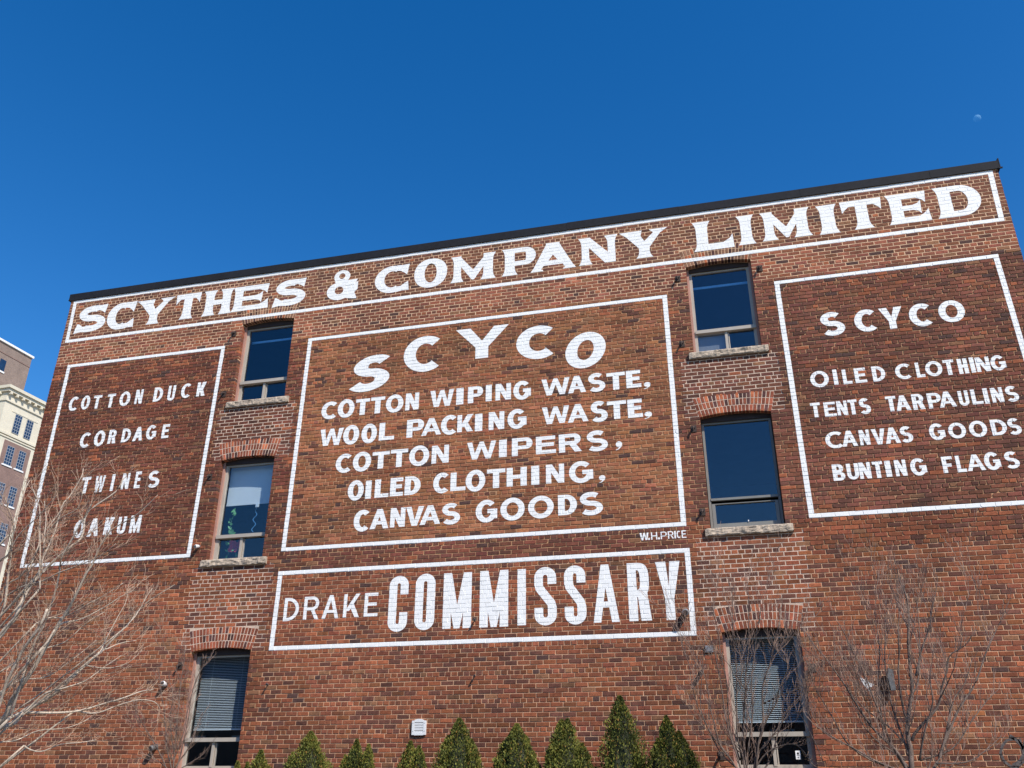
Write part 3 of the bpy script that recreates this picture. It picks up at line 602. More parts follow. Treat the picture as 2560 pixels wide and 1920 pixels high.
SIGN = {
    'heading': frame('painted_sign', 'long white framed heading right under the roofline', 134, 120, -13.99, -13.965, 5.207, 5.18),
    'left': frame('painted_sign', 'white framed list of four lines left of the upper windows', 111, 49, -13.735, -13.725, -9.868, -9.908),
    'centre': frame('painted_sign', 'large white framed list between the two window columns', 110, 49, -7.956, -8.021, -.689, -.680),
    'right': frame('painted_sign', 'white framed list at the right end of the wall', 110, 49, 1.231, 1.252, 4.935, 5.02),
    'lower': frame('painted_sign', 'white framed name with tall condensed capitals below the large list', 43, 25, -8.025, -8.038, -.662, -.6615)}
for (grp, style), rows in LETTERS.items():
    par = SIGN['centre' if grp == 'signature' else grp]
    for it in rows.split('|'):
        ch, u, v, w, h = it.split(); u, v, w, h = map(float, (u, v, w, h))
        m = MB(); paint(m, [[(u + x, v + y) for x, y in t] for t in tess(glyph(style, ch, w, h))])
        part(m, 'painted_letter', M['white_paint'], par)
# grey spray-painted tag near the lower right corner
m = MB(); g = []
for path, t in (([(3.52, .62), (3.42, .60), (3.35, .53), (3.31, .44), (3.33, .34), (3.40, .27), (3.50, .25)], .035), ([(3.47, .66), (3.55, .60), (3.60, .52), (3.60, .42), (3.53, .33), (3.43, .28)], .045), ([(3.58, .62), (3.60, .50), (3.66, .60), (3.72, .66)], .05), ([(3.48, .26), (3.58, .33), (3.68, .40), (3.80, .44)], .025)):
    g += tess([(1, stroke(path, t, t))])
paint(m, g, .0016)
part(m, 'graffiti_tag', M['spray_paint'], bld, label='grey spray-painted scrawl low on the right of the wall')

# ================================================================ coping, the rest of the building
CZ0, CZ1 = 10.055 + EYE, 10.225 + EYE
seams = [-14.13, -11.446, -9.19, -6.935, -4.713, -2.528, -.323, 1.932, 4.196, 5.345]
for a, b in zip(seams, seams[1:]):
    m = MB(); e = .002; dz = R.gauss(0, .002)
    m.box(a + e, b - e, Y0 - .022, Y0 + .36, CZ0 + dz, CZ1 + dz); m.box(a + e, b - e, Y0 - .030, Y0 - .018, CZ0 - .006 + dz, CZ0 + .018 + dz)
    m.box(b - .012, b + .004, Y0 - .0255, Y0 - .0215, CZ0 + .01, CZ1 - .004)
    part(m, 'coping_panel', M['coping'])
m = MB(); m.box(5.33, 5.35, Y0 - .022, Y0 + .3, CZ1, CZ1 + .05); m.box(5.30, 5.37, Y0 - .045, Y0 - .02, CZ0 - .012, CZ0 + .012); part(m, 'coping_end', M['coping'])
m = MB()
for x in (UL + .01, UR - .01): m.add([(x, Y0 + .001, 0), (x, Y0 + 16, 0), (x, Y0 + 16, VTOP + EYE), (x, Y0 + .001, VTOP + EYE)], [(0, 1, 2, 3)], 0, lin(150, 90, 68))
m.add([(UL, Y0 + 16, 0), (UR, Y0 + 16, 0), (UR, Y0 + 16, VTOP + EYE), (UL, Y0 + 16, VTOP + EYE)], [(0, 1, 2, 3)], 0, lin(150, 90, 68))
part(m, 'outer_walls', M['brick'])
m = MB(); m.box(UL + .02, UR - .02, Y0 + .3, Y0 + 15.9, VTOP + EYE - .25, VTOP + EYE - .05); part(m, 'roof', M['roof'])
m = MB()
for z in (5.05, 8.45): m.box(UL + .03, UR - .03, Y0 + .5, Y0 + 15.8, z - .12, z)
m.box(-4.6, -4.5, Y0 + .5, Y0 + 15, .02, 11.3); m.box(UL + .05, UR - .05, Y0 + 7, Y0 + 7.1, .02, 11.3)
part(m, 'interior_floors', M['room'])

# ================================================================ windows
def sill(a, b, s, parent):
    m = MB(); u0, u1 = a - .085, b + .108; z1 = s + EYE; z0 = z1 - .128; nx, nz = 46, 7; V = []; yb = Y0 + .12
    for j in range(nz + 1):
        for i in range(nx + 1):
            x = u0 + (u1 - u0) * i / nx; z = z0 + (z1 - z0) * j / nz; e = min(i, nx - i, 2) / 2 * min(j, nz - j, 1)
            y = Y0 - .052 - e * (.012 + .020 * noise.noise((x * 11, z * 15, s)) + .012 * noise.noise((x * 31, z * 40, s)))
            V.append((x, y, z + (.004 * noise.noise((x * 9, 0, s)) if j == nz else 0)))
    F = [(j * (nx + 1) + i, j * (nx + 1) + i + 1, (j + 1) * (nx + 1) + i + 1, (j + 1) * (nx + 1) + i) for j in range(nz) for i in range(nx)]
    m.add(V, F)
    m.box(u0, u1, Y0 - .052, yb, z0, z1 - .001)
    part(m, 'sill', M['stone'], parent)
def window(k, style):
    a, b, s, sp = WIN[k]; uc, hw = (a + b) / 2, (b - a) / 2; E = EYE; fm = M['taupe'] if style == 'casement' else M['alu']
    arch = [(uc + (hw + .002) * q, sp + .004 + RISE * (1 - q * q) + E) for q in [1 - i / 8 for i in range(17)]]
    fw = .052 if style != 'casement' else .04; md = .042 if style != 'casement' else .012
    m = MB(); yf = Y0 + .150; yb = Y0 + .205; L, Rr = a + md, b - md; ht = 8.755 - 8.842 + sp     # glass top
    m.box(L, L + fw, yf, yb, s + E, sp + E); m.box(Rr - fw, Rr, yf, yb, s + E, sp + E)
    m.box(L + fw, Rr - fw, yf, yb, ht + E, sp + E); m.box(L + fw, Rr - fw, yf, yb, s + E, s + .04 + E)
    win = part(m, 'window', fm)
    if style != 'casement':
        for x0, x1 in ((a - .002, a + md), (b - md, b + .002)):
            m = MB(); m.box(x0, x1, Y0 + .103, Y0 + .20, s + E, sp + E); part(m, 'brick_mould', M['mould'], win)
    m = MB(); m.prism([(a - .002, ht + .03 + E)] + [(b + .002, ht + .03 + E)] + arch, Y0 + .118, Y0 + .149); part(m, 'head_board', M['shaded_head'], win)
    tr = s + .475 if style != 'casement' else s + .535
    m = MB()
    if style == 'casement': m.box(L + fw, Rr - fw, yf - .012, yb, tr - .02 + E, tr + .018 + E)
    else:
        m.box(L + fw * .4, Rr - .002, yf - .045, yb, tr - .032 + E, tr + .032 + E)
    part(m, 'transom', fm, win)
    gl = lambda x0, x1, z0, z1, y: (lambda q: (q.box(x0, x1, y, y + .004, z0 + E, z1 + E), part(q, 'pane', M['glass'], win)))(MB())
    gl(L + fw, Rr - fw, tr, ht, Y0 + .185)
    m = MB()
    if style == 'casement':
        x0, x1, z0, z1 = L + fw + .006, Rr - fw - .006, s + .045, tr - .075
        m.box(x0, x0 + .055, yf - .004, yb, z0 + E, z1 + E); m.box(x1 - .055, x1, yf - .004, yb, z0 + E, z1 + E)
        m.box(x0 + .055, x1 - .055, yf - .004, yb, z0 + E, z0 + .072 + E); m.box(x0 + .055, x1 - .055, yf - .004, yb, z1 - .012 + E, z1 + E)
        part(m, 'sash', fm, win); gl(x0 + .055, x1 - .055, z0 + .072, z1 - .012, Y0 + .185)
        m = MB(); m.box(uc + .02, uc + .035, yf - .02, yf - .004, s + .125 + E, s + .15 + E); part(m, 'latch', M['plastic'], win)
    else:
        mu = uc + .012; m.box(mu - .024, mu + .024, yf - .01, yb, s + .04 + E, tr - .03 + E)
        m.box(mu + .034, mu + .052, yf + .015, yb, s + .055 + E, tr - .05 + E)
        m.box(L + fw, mu - .024, yf + .004, yb, s + .04 + E, s + .062 + E); m.box(mu + .024, Rr - fw, yf + .004, yb, s + .04 + E, s + .062 + E)
        if k in (1,): m.box(L + fw, L + fw + .022, yf + .004, yb, s + .06 + E, tr - .05 + E)
        part(m, 'sash', fm, win)
        gl(L + fw, mu - .024, s + .06, tr - .03, Y0 + .19); gl(mu + .024, Rr - fw, s + .06, tr - .03, Y0 + .178)
    sill(a, b, s, win)
    return win, tr
W = []
for k in range(6): W.append(window(k, 'casement' if k == 4 else 'slider'))
def blinds(k, vbot, sl=.028):
    a, b, s, sp = WIN[k]; m = MB(); z = sp - .06 + EYE
    m.box(a + .06, b - .06, Y0 + .30, Y0 + .335, z, z + .04)
    while z > vbot + EYE:
        z -= sl; zz = z + R.gauss(0, .0006)
        m.add([(a + .07, Y0 + .305, zz - .005), (b - .07, Y0 + .305, zz - .005), (b - .07, Y0 + .328, zz + .007), (a + .07, Y0 + .328, zz + .007)], [(0, 1, 2, 3)])
    m.box(a + .07, b - .07, Y0 + .305, Y0 + .328, z - .03, z - .012)
    for f in (.25, .75): m.box(a + (b - a) * f, a + (b - a) * f + .003, Y0 + .302, Y0 + .304, z - .02, sp - .06 + EYE)
    part(m, 'slatted_blind', M['blind'], W[k][0], kind='stuff')
blinds(2, .93); blinds(5, .93)
# roller shade, clip and window decorations behind the left middle window
a, b, s, sp = WIN[1]
m = MB(); m.box(a + .05, b - .05, Y0 + .33, Y0 + .334, 4.995 + EYE, sp + EYE); m.box(a + .05, b - .05, Y0 + .324, Y0 + .34, 4.965 + EYE, 4.992 + EYE); m.box(-8.86, -8.79, Y0 + .31, Y0 + .322, 4.90 + EYE, 4.964 + EYE)
part(m, 'roller_shade', M['shade'], W[1][0])
for k in (0, 3):      # fabric hem high in the upper windows
    a, b, s, sp = WIN[k]; m = MB(); m.box(a + .06, b - .06, Y0 + .34, Y0 + .36, sp - .30 + EYE, sp - .255 + EYE); part(m, 'ceiling_rail', M['ribbon'], W[k][0])
a, b, s, sp = WIN[3]; m = MB(); m.box(a + .08, (a + b) / 2, Y0 + .24, Y0 + .25, s + .05 + EYE, s + .46 + EYE); part(m, 'insect_screen', M['greyplastic'], W[3][0])
a, b, s, sp = WIN[5]; m = MB(); m.box(.607, .676, Y0 + .172, Y0 + .176, .372 + EYE, .49 + EYE); nt_ = part(m, 'notice', M['paper'], W[5][0])
m = MB(); m.prism([(.627 + .015 + .016 * math.cos(t * math.pi / 4), .452 + EYE + .016 * math.sin(t * math.pi / 4)) for t in range(8)], Y0 + .1700, Y0 + .1712); m.box(.622, .662, Y0 + .17, Y0 + .1712, .425 + EYE, .431 + EYE); m.prism([(.642, .388 + EYE), (.655, .405 + EYE), (.629, .405 + EYE)], Y0 + .17, Y0 + .1712)
part(m, 'notice_print', M['ink'], W[5][0])
def leafy(name, loc, label, cat, leaves, flowers, mleaf, mflower):
    t = thing(name, loc, label, cat); L = Vector(loc)
    m = MB()
    for (x, z, r) in leaves:
        for k in range(3):
            an = R.random() * 6.28; c = Vector((x + R.gauss(0, .015), loc[1] + R.gauss(0, .02), z + R.gauss(0, .02))) - L; u = Vector((math.cos(an), R.gauss(0, .4), math.sin(an))).normalized() * r; w = Vector((-math.sin(an), R.gauss(0, .5), math.cos(an))).normalized() * r * .55
            m.add([c - u, c + w, c + u * 1.1, c - w], [(0, 1, 2, 3)])
    m.tube([Vector((x, loc[1] + .01, z)) - L for x, z, r in leaves], .004, 4)
    m.build('leaves', mleaf, t, kind='stuff')
    if flowers:
        m = MB()
        for x, z, r in flowers:
            c = Vector((x, loc[1] - .01, z)) - L
            for k in range(7):
                an = k * .9; d = Vector((math.cos(an), -.3, math.sin(an))) * r; w = Vector((-math.sin(an), -.2, math.cos(an))) * r * .6
                m.add([c + Vector((0, R.gauss(0, .006), 0)), c + d * .8 + w, c + d * 1.2, c + d * .8 - w], [(0, 1, 2, 3)])
        m.build('blossoms', mflower, t, kind='stuff')
leafy('potted_plant', (-9.30, Y0 + .30, 3.86 + EYE), 'trailing green plant standing inside the left middle window', 'plant',
      [(-9.32, 4.86 + EYE, .05), (-9.30, 4.78 + EYE, .05), (-9.34, 4.68 + EYE, .045), (-9.33, 4.60 + EYE, .04), (-9.34, 4.52 + EYE, .05), (-9.31, 4.45 + EYE, .06), (-9.27, 4.40 + EYE, .05), (-9.33, 4.2 + EYE, .05), (-9.30, 4.1 + EYE, .05), (-9.32, 3.95 + EYE, .04)], [], M['leafgreen'], None)
leafy('flower_bunch', (-9.16, Y0 + .27, 3.86 + EYE), 'bunch of red flowers inside the lower light of the left middle window', 'flowers',
      [(-9.15, 4.08 + EYE, .03), (-9.12, 3.98 + EYE, .03), (-9.05, 3.90 + EYE, .03)], [(-9.24 + .055 * i + R.gauss(0, .012), 4.22 + EYE - .05 * j + R.gauss(0, .01), .035) for i in range(5) for j in range(4) if i + j < 6], M['leafgreen'], M['petal'])
t = thing('hanging_ribbon', (-8.82, Y0 + .30, 4.99 + EYE), 'curly blue ribbon hanging below the roller shade in the left middle window', 'ribbon')
m = MB(); L = t.location
pz = [(-8.84 + .035 * math.sin(k * .9), 4.80 - .028 * k) for k in range(15)]
for (x0, z0), (x1, z1) in zip(pz, pz[1:]): m.add([Vector((x0 - .008, Y0 + .30, z0 + EYE)) - L, Vector((x0 + .008, Y0 + .3, z0 + EYE)) - L, Vector((x1 + .010, Y0 + .31, z1 + EYE)) - L, Vector((x1 - .010, Y0 + .31, z1 + EYE)) - L], [(0, 1, 2, 3)])
m.build('ribbon_strip', M['ribbon'], t)
m = MB(); m.tube([(0, 0, 0), (-.02, 0, -.19)], .0015, 3); m.build('string', M['ribbon'], t)
t = thing('pendant_lamp', (-8.74, Y0 + 1.4, 8.35 + EYE), 'round pale ceiling lamp glimpsed inside the upper left window', 'lamp')
m = MB(); n = 20; m.add([(.22 * math.cos(i * math.pi / 10), .22 * math.sin(i * math.pi / 10), -.05) for i in range(n)] + [(.08 * math.cos(i * math.pi / 10), .08 * math.sin(i * math.pi / 10), .03) for i in range(n)], [tuple(range(n))[::-1]] + [(i, (i + 1) % n, (i + 1) % n + n, i + n) for i in range(n)]); m.build('lamp_shade', M['paper'], t)
m = MB(); m.tube([(0, 0, .03), (0, 0, .9)], .006, 5); m.build('stem', M['steel'], t)

# ================================================================ fittings on the wall
def bracket(u, v, label, kind=0, group='iron brackets left beside the windows'):
    t = thing('iron_bracket', (u, Y0 - .006, v + EYE), label, 'bracket', group)
    m = MB(); m.box(-.045, .045, -.014, .006, -.06, .06); m.build('plate', M['iron'], t)
    m = MB(); m.tube([(0, -.005, .02), (.0, -.05, .015), (-.012, -.085, -.012), (-.01, -.08, -.05)], [.026, .024, .019, .012], 6); m.build('hook', M['iron'], t)
bracket(-.46, 8.62, 'dark iron bracket left of the upper right window, near its arch')
bracket(-.49, 7.25, 'dark iron bracket left of the upper right window, low beside the sill')
bracket(-.42, 5.60, 'dark iron bracket left of the right middle window, near its arch')
bracket(-.40, 4.12, 'dark iron bracket left of the right middle window, low beside the sill')
bracket(-9.70, 8.64, 'dark iron bracket left of the upper left window, near its arch')
bracket(-9.72, 7.25, 'dark iron bracket left of the upper left window, low beside the sill')
bracket(-9.74, 5.48, 'dark iron bracket left of the left middle window, near its arch')
bracket(-9.75, 1.94, 'dark iron bracket left of the lower left window, near its arch')
bracket(1.02, 8.62, 'small iron bracket right of the upper right window')
bracket(1.0, 1.62, 'rusty iron bracket right of the lower right window')
bracket(-.45, .42, 'dark iron bracket low at the left of the lower right window')
def hook(u, v, label, streak=0):
    t = thing('wall_hook', (u, Y0 - .006, v + EYE), label, 'hook')
    m = MB(); m.tube([(0, .004, 0), (0, -.05, .008), (.01, -.10, -.01), (.03, -.105, .012)], [.012, .01, .011, .014], 6); m.build('bolt', M['steel'], t)
    m = MB(); m.tube([(0, -.03, 0), (-.02, -.04, -.05), (-.035, -.03, -.10)], .007, 5); m.build('strap', M['iron'], t)
hook(-4.28, 2.52, 'small rusty hook between two tall painted letters M')
hook(-4.26, 1.63, 'small steel hook on bare brick below the framed name')
hook(-7.97, 1.58, 'small dark fixture on the brick right of the lower left window')
def lamp(u, v, label, r, ln, mats, cat='lamp', name='wall_lamp', tilt=(0, -1, -.25)):
    t = thing(name, (u, Y0 - .006, v + EYE), label, cat)
    m = MB(); m.tube([(0, .004, 0), (0, -.012, 0)], r * 1.05, 12); m.build('base', mats[0], t)
    d = Vector(tilt).normalized(); p = Vector((0, -.012, 0)); m = MB()
    m.tube([p, p + d * ln * .35, p + d * ln * .8, p + d * ln], [r * .75, r, r * 1.02, r * .82], 14, cap=True); m.build('housing', mats[1], t, smooth=False)
    m = MB(); m.tube([p + d * (ln * .98), p + d * (ln * 1.03)], r * .7, 12); m.build('lens', mats[2], t)
lamp(-.80, 2.52, 'grey cylindrical floodlight at the lower right corner of the framed name', .052, .16, (M['steel'], M['greyplastic'], M['iron']))
lamp(-9.755, 4.10, 'pale lamp beside the sill of the left middle window', .035, .11, (M['steel'], M['plastic'], M['steel']))
lamp(-9.99, 1.62, 'small white camera left of the lower left window', .045, .12, (M['iron'], M['plastic'], M['iron']), 'camera', 'security_camera', (.15, -1, .15))
lamp(-9.99, .60, 'grey flood lamp low at the left of the lower left window', .05, .14, (M['steel'], M['steel'], M['iron']))
lamp(-.635, 1.60, 'small dark camera on the brick left of the lower right window', .034, .10, (M['steel'], M['iron'], M['iron']), 'camera', 'security_camera', (-.2, -1, -.3))
t = thing('junction_box', (-.49, Y0 - .006, 1.94 + EYE), 'flat grey plate on the brick left of the lower right window', 'box'); m = MB(); m.box(-.06, .06, -.03, .004, -.05, .05); m.build('lid', M['greyplastic'], t); m = MB(); m.box(-.045, .045, -.036, -.03, -.035, .035); m.build('cover', M['greyplastic'], t)
t = thing('floodlight', (2.05, Y0 - .006, 1.43 + EYE), 'narrow grey floodlight on the brick behind the right shrub', 'lamp')
m = MB(); m.tube([(0, .004, .1), (0, -.05, .10)], .02, 8); m.build('arm', M['steel'], t); m = MB(); m.prism([(-.03, -.16), (.035, -.16), (.04, .12), (-.02, .15), (-.05, .05)], -.14, -.05); m.build('housing', M['steel'], t); m = MB(); m.box(-.052, -.03, -.13, -.06, -.12, .08); m.build('lens', M['iron'], t)
m = MB(); paint(m, tess([(1, [(1.64, 1.50), (1.69, 1.44), (1.73, 1.46), (1.75, 1.40), (1.82, 1.37), (1.77, 1.33), (1.75, 1.35), (1.76, 1.24), (1.71, 1.32), (1.66, 1.40)])]), .0015); part(m, 'paint_splash', M['white_paint'], bld)
# dryer vent
t = thing('wall_vent', (-5.18, Y0 - .004, .865 + EYE), 'white louvred plastic vent cover on the brick above the evergreens', 'vent')
m = MB()
def rr(w, h0, h1, bow): return [(-w, h0), (-w * .7, h0 - .012), (w * .7, h0 - .012), (w, h0), (w, h1)] + [(w * math.cos(k * math.pi / 6), h1 + bow * math.sin(k * math.pi / 6)) for k in range(1, 6)] + [(-w, h1)]
o = rr(.118, -.112, .098, .022); i_ = [(-.077, -.088), (.077, -.088), (.077, .078), (-.077, .078)]
m.prism([(-.118, -.116), (-.077, -.116), (-.077, .10), (-.118, .10)], -.04, .008); m.prism([(.077, -.116), (.118, -.116), (.118, .10), (.077, .10)], -.04, .008)
m.prism([(-.077, -.122), (.077, -.122), (.077, -.088), (-.077, -.088)], -.04, .008); m.prism([(-.077, .074), (.077, .074), (.077, .108), (.04, .121), (0, .125), (-.04, .121), (-.077, .108)], -.04, .008)
m.build('cover', M['plastic'], t)
m = MB(); m.box(-.077, .077, -.004, .006, -.088, .075); m.build('back', M['greyplastic'], t)
for k in range(4):
    m = MB(); z = -.088 + k * .0405; m.add([(-.076, -.034, z), (.076, -.034, z), (.076, -.036, z + .030), (.076, -.010, z + .040), (-.076, -.010, z + .040), (-.076, -.036, z + .030)], [(0, 1, 2, 5), (5, 2, 3, 4)]); m.build('louvre', M['plastic'], t)
for x, z in ((.098, .06), (.098, -.06), (-.098, .06), (-.098, -.06)):
    m = MB(); m.tube([(x, -.036, z), (x, -.044, z)], .005, 6); m.build('screw', M['steel'], t)
t = thing('hanging_banner', (-14.03, Y0 - .3, 3.30 + EYE), 'small dark red banner cut off by the left edge of the picture', 'banner')
m = MB(); m.tube([(0, .3, .02), (0, -.25, .02)], .012, 6); m.build('rod', M['iron'], t); m = MB(); m.box(-.012, .012, -.24, .12, -.42, 0); m.build('cloth', M['red'], t)

# ================================================================ ground
m = MB(); m.add([(-700, -700, 0), (700, -700, 0), (700, 700, 0), (-700, 700, 0)], [(0, 1, 2, 3)]); m.build('ground', M['ground'], kind='structure')
m = MB(); m.add([(-30, 11.4, .004), (16, 11.4, .004), (16, 14.29, .004), (-30, 14.29, .004)], [(0, 1, 2, 3)]); m.build('planting_bed', M['grass'], kind='structure')

# ================================================================ bare trees and shrubs
TREE_LIMBS = [
    (0.0322, 0.004, [[-7.34,7.6,2.05],[-7.17,7.7,2.11],[-7.11,7.8,2.16],[-7.12,7.9,2.27],[-6.96,8.0,2.4],[-6.81,8.1,2.59],[-6.76,8.2,2.73],[-6.63,8.3,2.94],[-6.47,8.4,3.18],[-6.4,8.5,3.41],[-6.1,8.6,3.65]]),
    (0.0312, 0.003, [[-7.28,7.6,2.0],[-7.06,7.57,2.14],[-6.98,7.55,2.22],[-6.93,7.52,2.34],[-6.82,7.49,2.49],[-6.71,7.47,2.65],[-6.61,7.44,2.85],[-6.5,7.41,3.03],[-6.39,7.39,3.17],[-6.32,7.36,3.29],[-6.23,7.33,3.48],[-6.15,7.31,3.59],[-6.08,7.28,3.78],[-5.97,7.25,3.91],[-5.67,7.23,4.06],[-5.46,7.2,4.22]]),
    (0.0302, 0.006, [[-7.75,7.8,2.74],[-7.56,7.83,3.02],[-7.54,7.87,3.12],[-7.49,7.9,3.22],[-7.47,7.93,3.42],[-7.45,7.97,3.6],[-7.4,8.0,3.68],[-7.31,8.03,3.79],[-7.18,8.07,3.98],[-7.05,8.1,4.13],[-7.05,8.13,4.42],[-6.77,8.17,4.65],[-6.74,8.2,4.83]]),
    (0.0156, 0.004, [[-7.25,7.4,2.83],[-7.12,7.33,3.21],[-7.11,7.27,3.59],[-7.08,7.2,3.82],[-7.04,7.13,3.97],[-7.08,7.07,4.12],[-7.12,7.0,4.27]]),
    (0.0104, 0.003, [[-7.3,7.4,4.03],[-7.38,7.47,4.3],[-7.41,7.53,4.52],[-7.44,7.6,4.66]]),
    (0.0182, 0.004, [[-7.12,7.6,2.08],[-7.09,7.8,2.24],[-6.89,8.0,2.27],[-6.69,8.2,2.31],[-6.44,8.4,2.41],[-6.31,8.6,2.51],[-6.29,8.8,2.54]]),
    (0.0094, 0.003, [[-6.74,8.2,2.31],[-6.53,8.28,2.28],[-6.33,8.36,2.37],[-6.19,8.44,2.42],[-6.06,8.52,2.39],[-6.03,8.6,2.32]]),
    (0.0104, 0.003, [[-7.02,7.5,1.93],[-7.09,7.66,1.97],[-7.05,7.82,2.01],[-6.96,7.98,2.1],[-6.73,8.14,2.14],[-6.61,8.3,2.24]]),
    (0.0146, 0.012, [[-6.81,7.2,2.15],[-6.74,7.17,2.31],[-6.68,7.13,2.46],[-6.58,7.1,2.69],[-6.49,7.07,2.8],[-6.36,7.03,2.94],[-6.31,7.0,3.11]]),
    (0.0135, 0.006, [[-6.88,7.5,2.2],[-6.83,7.46,2.31],[-6.76,7.41,2.54],[-6.7,7.37,2.86],[-6.57,7.32,3.07],[-6.5,7.28,3.48],[-6.46,7.23,3.59],[-6.41,7.19,3.7],[-6.24,7.14,4.02],[-6.15,7.1,4.14]]),
    (0.0094, 0.004, [[-6.62,7.2,3.34],[-6.61,7.18,3.41],[-6.66,7.16,3.7],[-6.74,7.14,4.02],[-6.81,7.12,4.23],[-6.91,7.1,4.39]]),
    (0.0073, 0.003, [[-6.64,7.2,3.55],[-6.74,7.27,3.78],[-6.86,7.33,4.09],[-6.99,7.4,4.33]]),
    (0.0114, 0.004, [[-6.84,7.4,3.53],[-6.89,7.45,3.7],[-6.88,7.5,3.93],[-6.89,7.55,4.3],[-6.86,7.6,4.44],[-6.83,7.65,4.68],[-6.87,7.7,4.79]]),
    (0.0083, 0.003, [[-6.86,7.3,3.27],[-6.91,7.34,3.56],[-6.91,7.38,3.81],[-6.93,7.42,3.99],[-6.86,7.46,4.17],[-6.83,7.5,4.3]]),
    (0.0114, 0.003, [[-6.51,7.3,2.81],[-6.53,7.45,3.03],[-6.38,7.6,3.12],[-6.16,7.75,3.33],[-6.1,7.9,3.44]]),
    (0.0083, 0.003, [[-6.75,7.4,3.05],[-6.67,7.48,3.12],[-6.56,7.55,3.14],[-6.27,7.62,3.32],[-6.07,7.7,3.48]]),
    (0.0073, 0.003, [[-6.63,8.0,2.69],[-6.62,8.07,2.73],[-6.39,8.15,2.71],[-6.24,8.23,2.76],[-6.15,8.3,2.89]]),
    (0.0062, 0.003, [[-6.46,8.1,2.89],[-6.41,8.2,2.95],[-6.36,8.3,2.99],[-6.32,8.4,3.02]]),
    (0.0062, 0.003, [[-6.43,8.0,2.85],[-6.46,8.1,3.02],[-6.46,8.2,3.2],[-6.48,8.3,3.39],[-6.55,8.4,3.55]]),
    (0.0062, 0.003, [[-6.31,8.2,3.14],[-6.3,8.3,3.26],[-6.31,8.4,3.45],[-6.3,8.5,3.6]]),
    (0.0104, 0.003, [[-6.93,7.7,2.25],[-6.84,7.82,2.43],[-6.72,7.94,2.49],[-6.58,8.06,2.58],[-6.48,8.18,2.74],[-6.41,8.3,2.85]]),
    (0.0104, 0.003, [[-7.14,7.5,2.61],[-7.01,7.58,2.73],[-6.82,7.66,2.85],[-6.65,7.74,2.93],[-6.52,7.82,3.11],[-6.38,7.9,3.23]]),
    (0.0104, 0.003, [[-7.28,7.4,3.07],[-7.14,7.33,3.29],[-6.91,7.27,3.38],[-6.59,7.2,3.43],[-6.28,7.13,3.5],[-5.97,7.07,3.56],[-5.68,7.0,3.69]]),
    (0.0094, 0.003, [[-7.32,7.4,3.23],[-7.14,7.34,3.45],[-6.94,7.29,3.51],[-6.78,7.23,3.69],[-6.67,7.17,3.83],[-6.48,7.11,4.01],[-6.27,7.06,4.1],[-6.19,7.0,4.24]]),
    (0.0083, 0.003, [[-6.93,7.8,1.95],[-6.86,7.95,1.9],[-6.77,8.1,1.97],[-6.66,8.25,1.99],[-6.59,8.4,2.03]]),
    (0.0094, 0.003, [[-7.32,7.3,3.53],[-7.22,7.25,3.68],[-7.1,7.2,3.72],[-6.98,7.15,3.88],[-6.78,7.1,4.02],[-6.61,7.05,4.15],[-6.49,7.0,4.22]]),
    (0.0094, 0.003, [[-7.21,7.6,2.4],[-7.08,7.72,2.56],[-6.87,7.85,2.61],[-6.69,7.97,2.81],[-6.59,8.1,2.99]]),
]
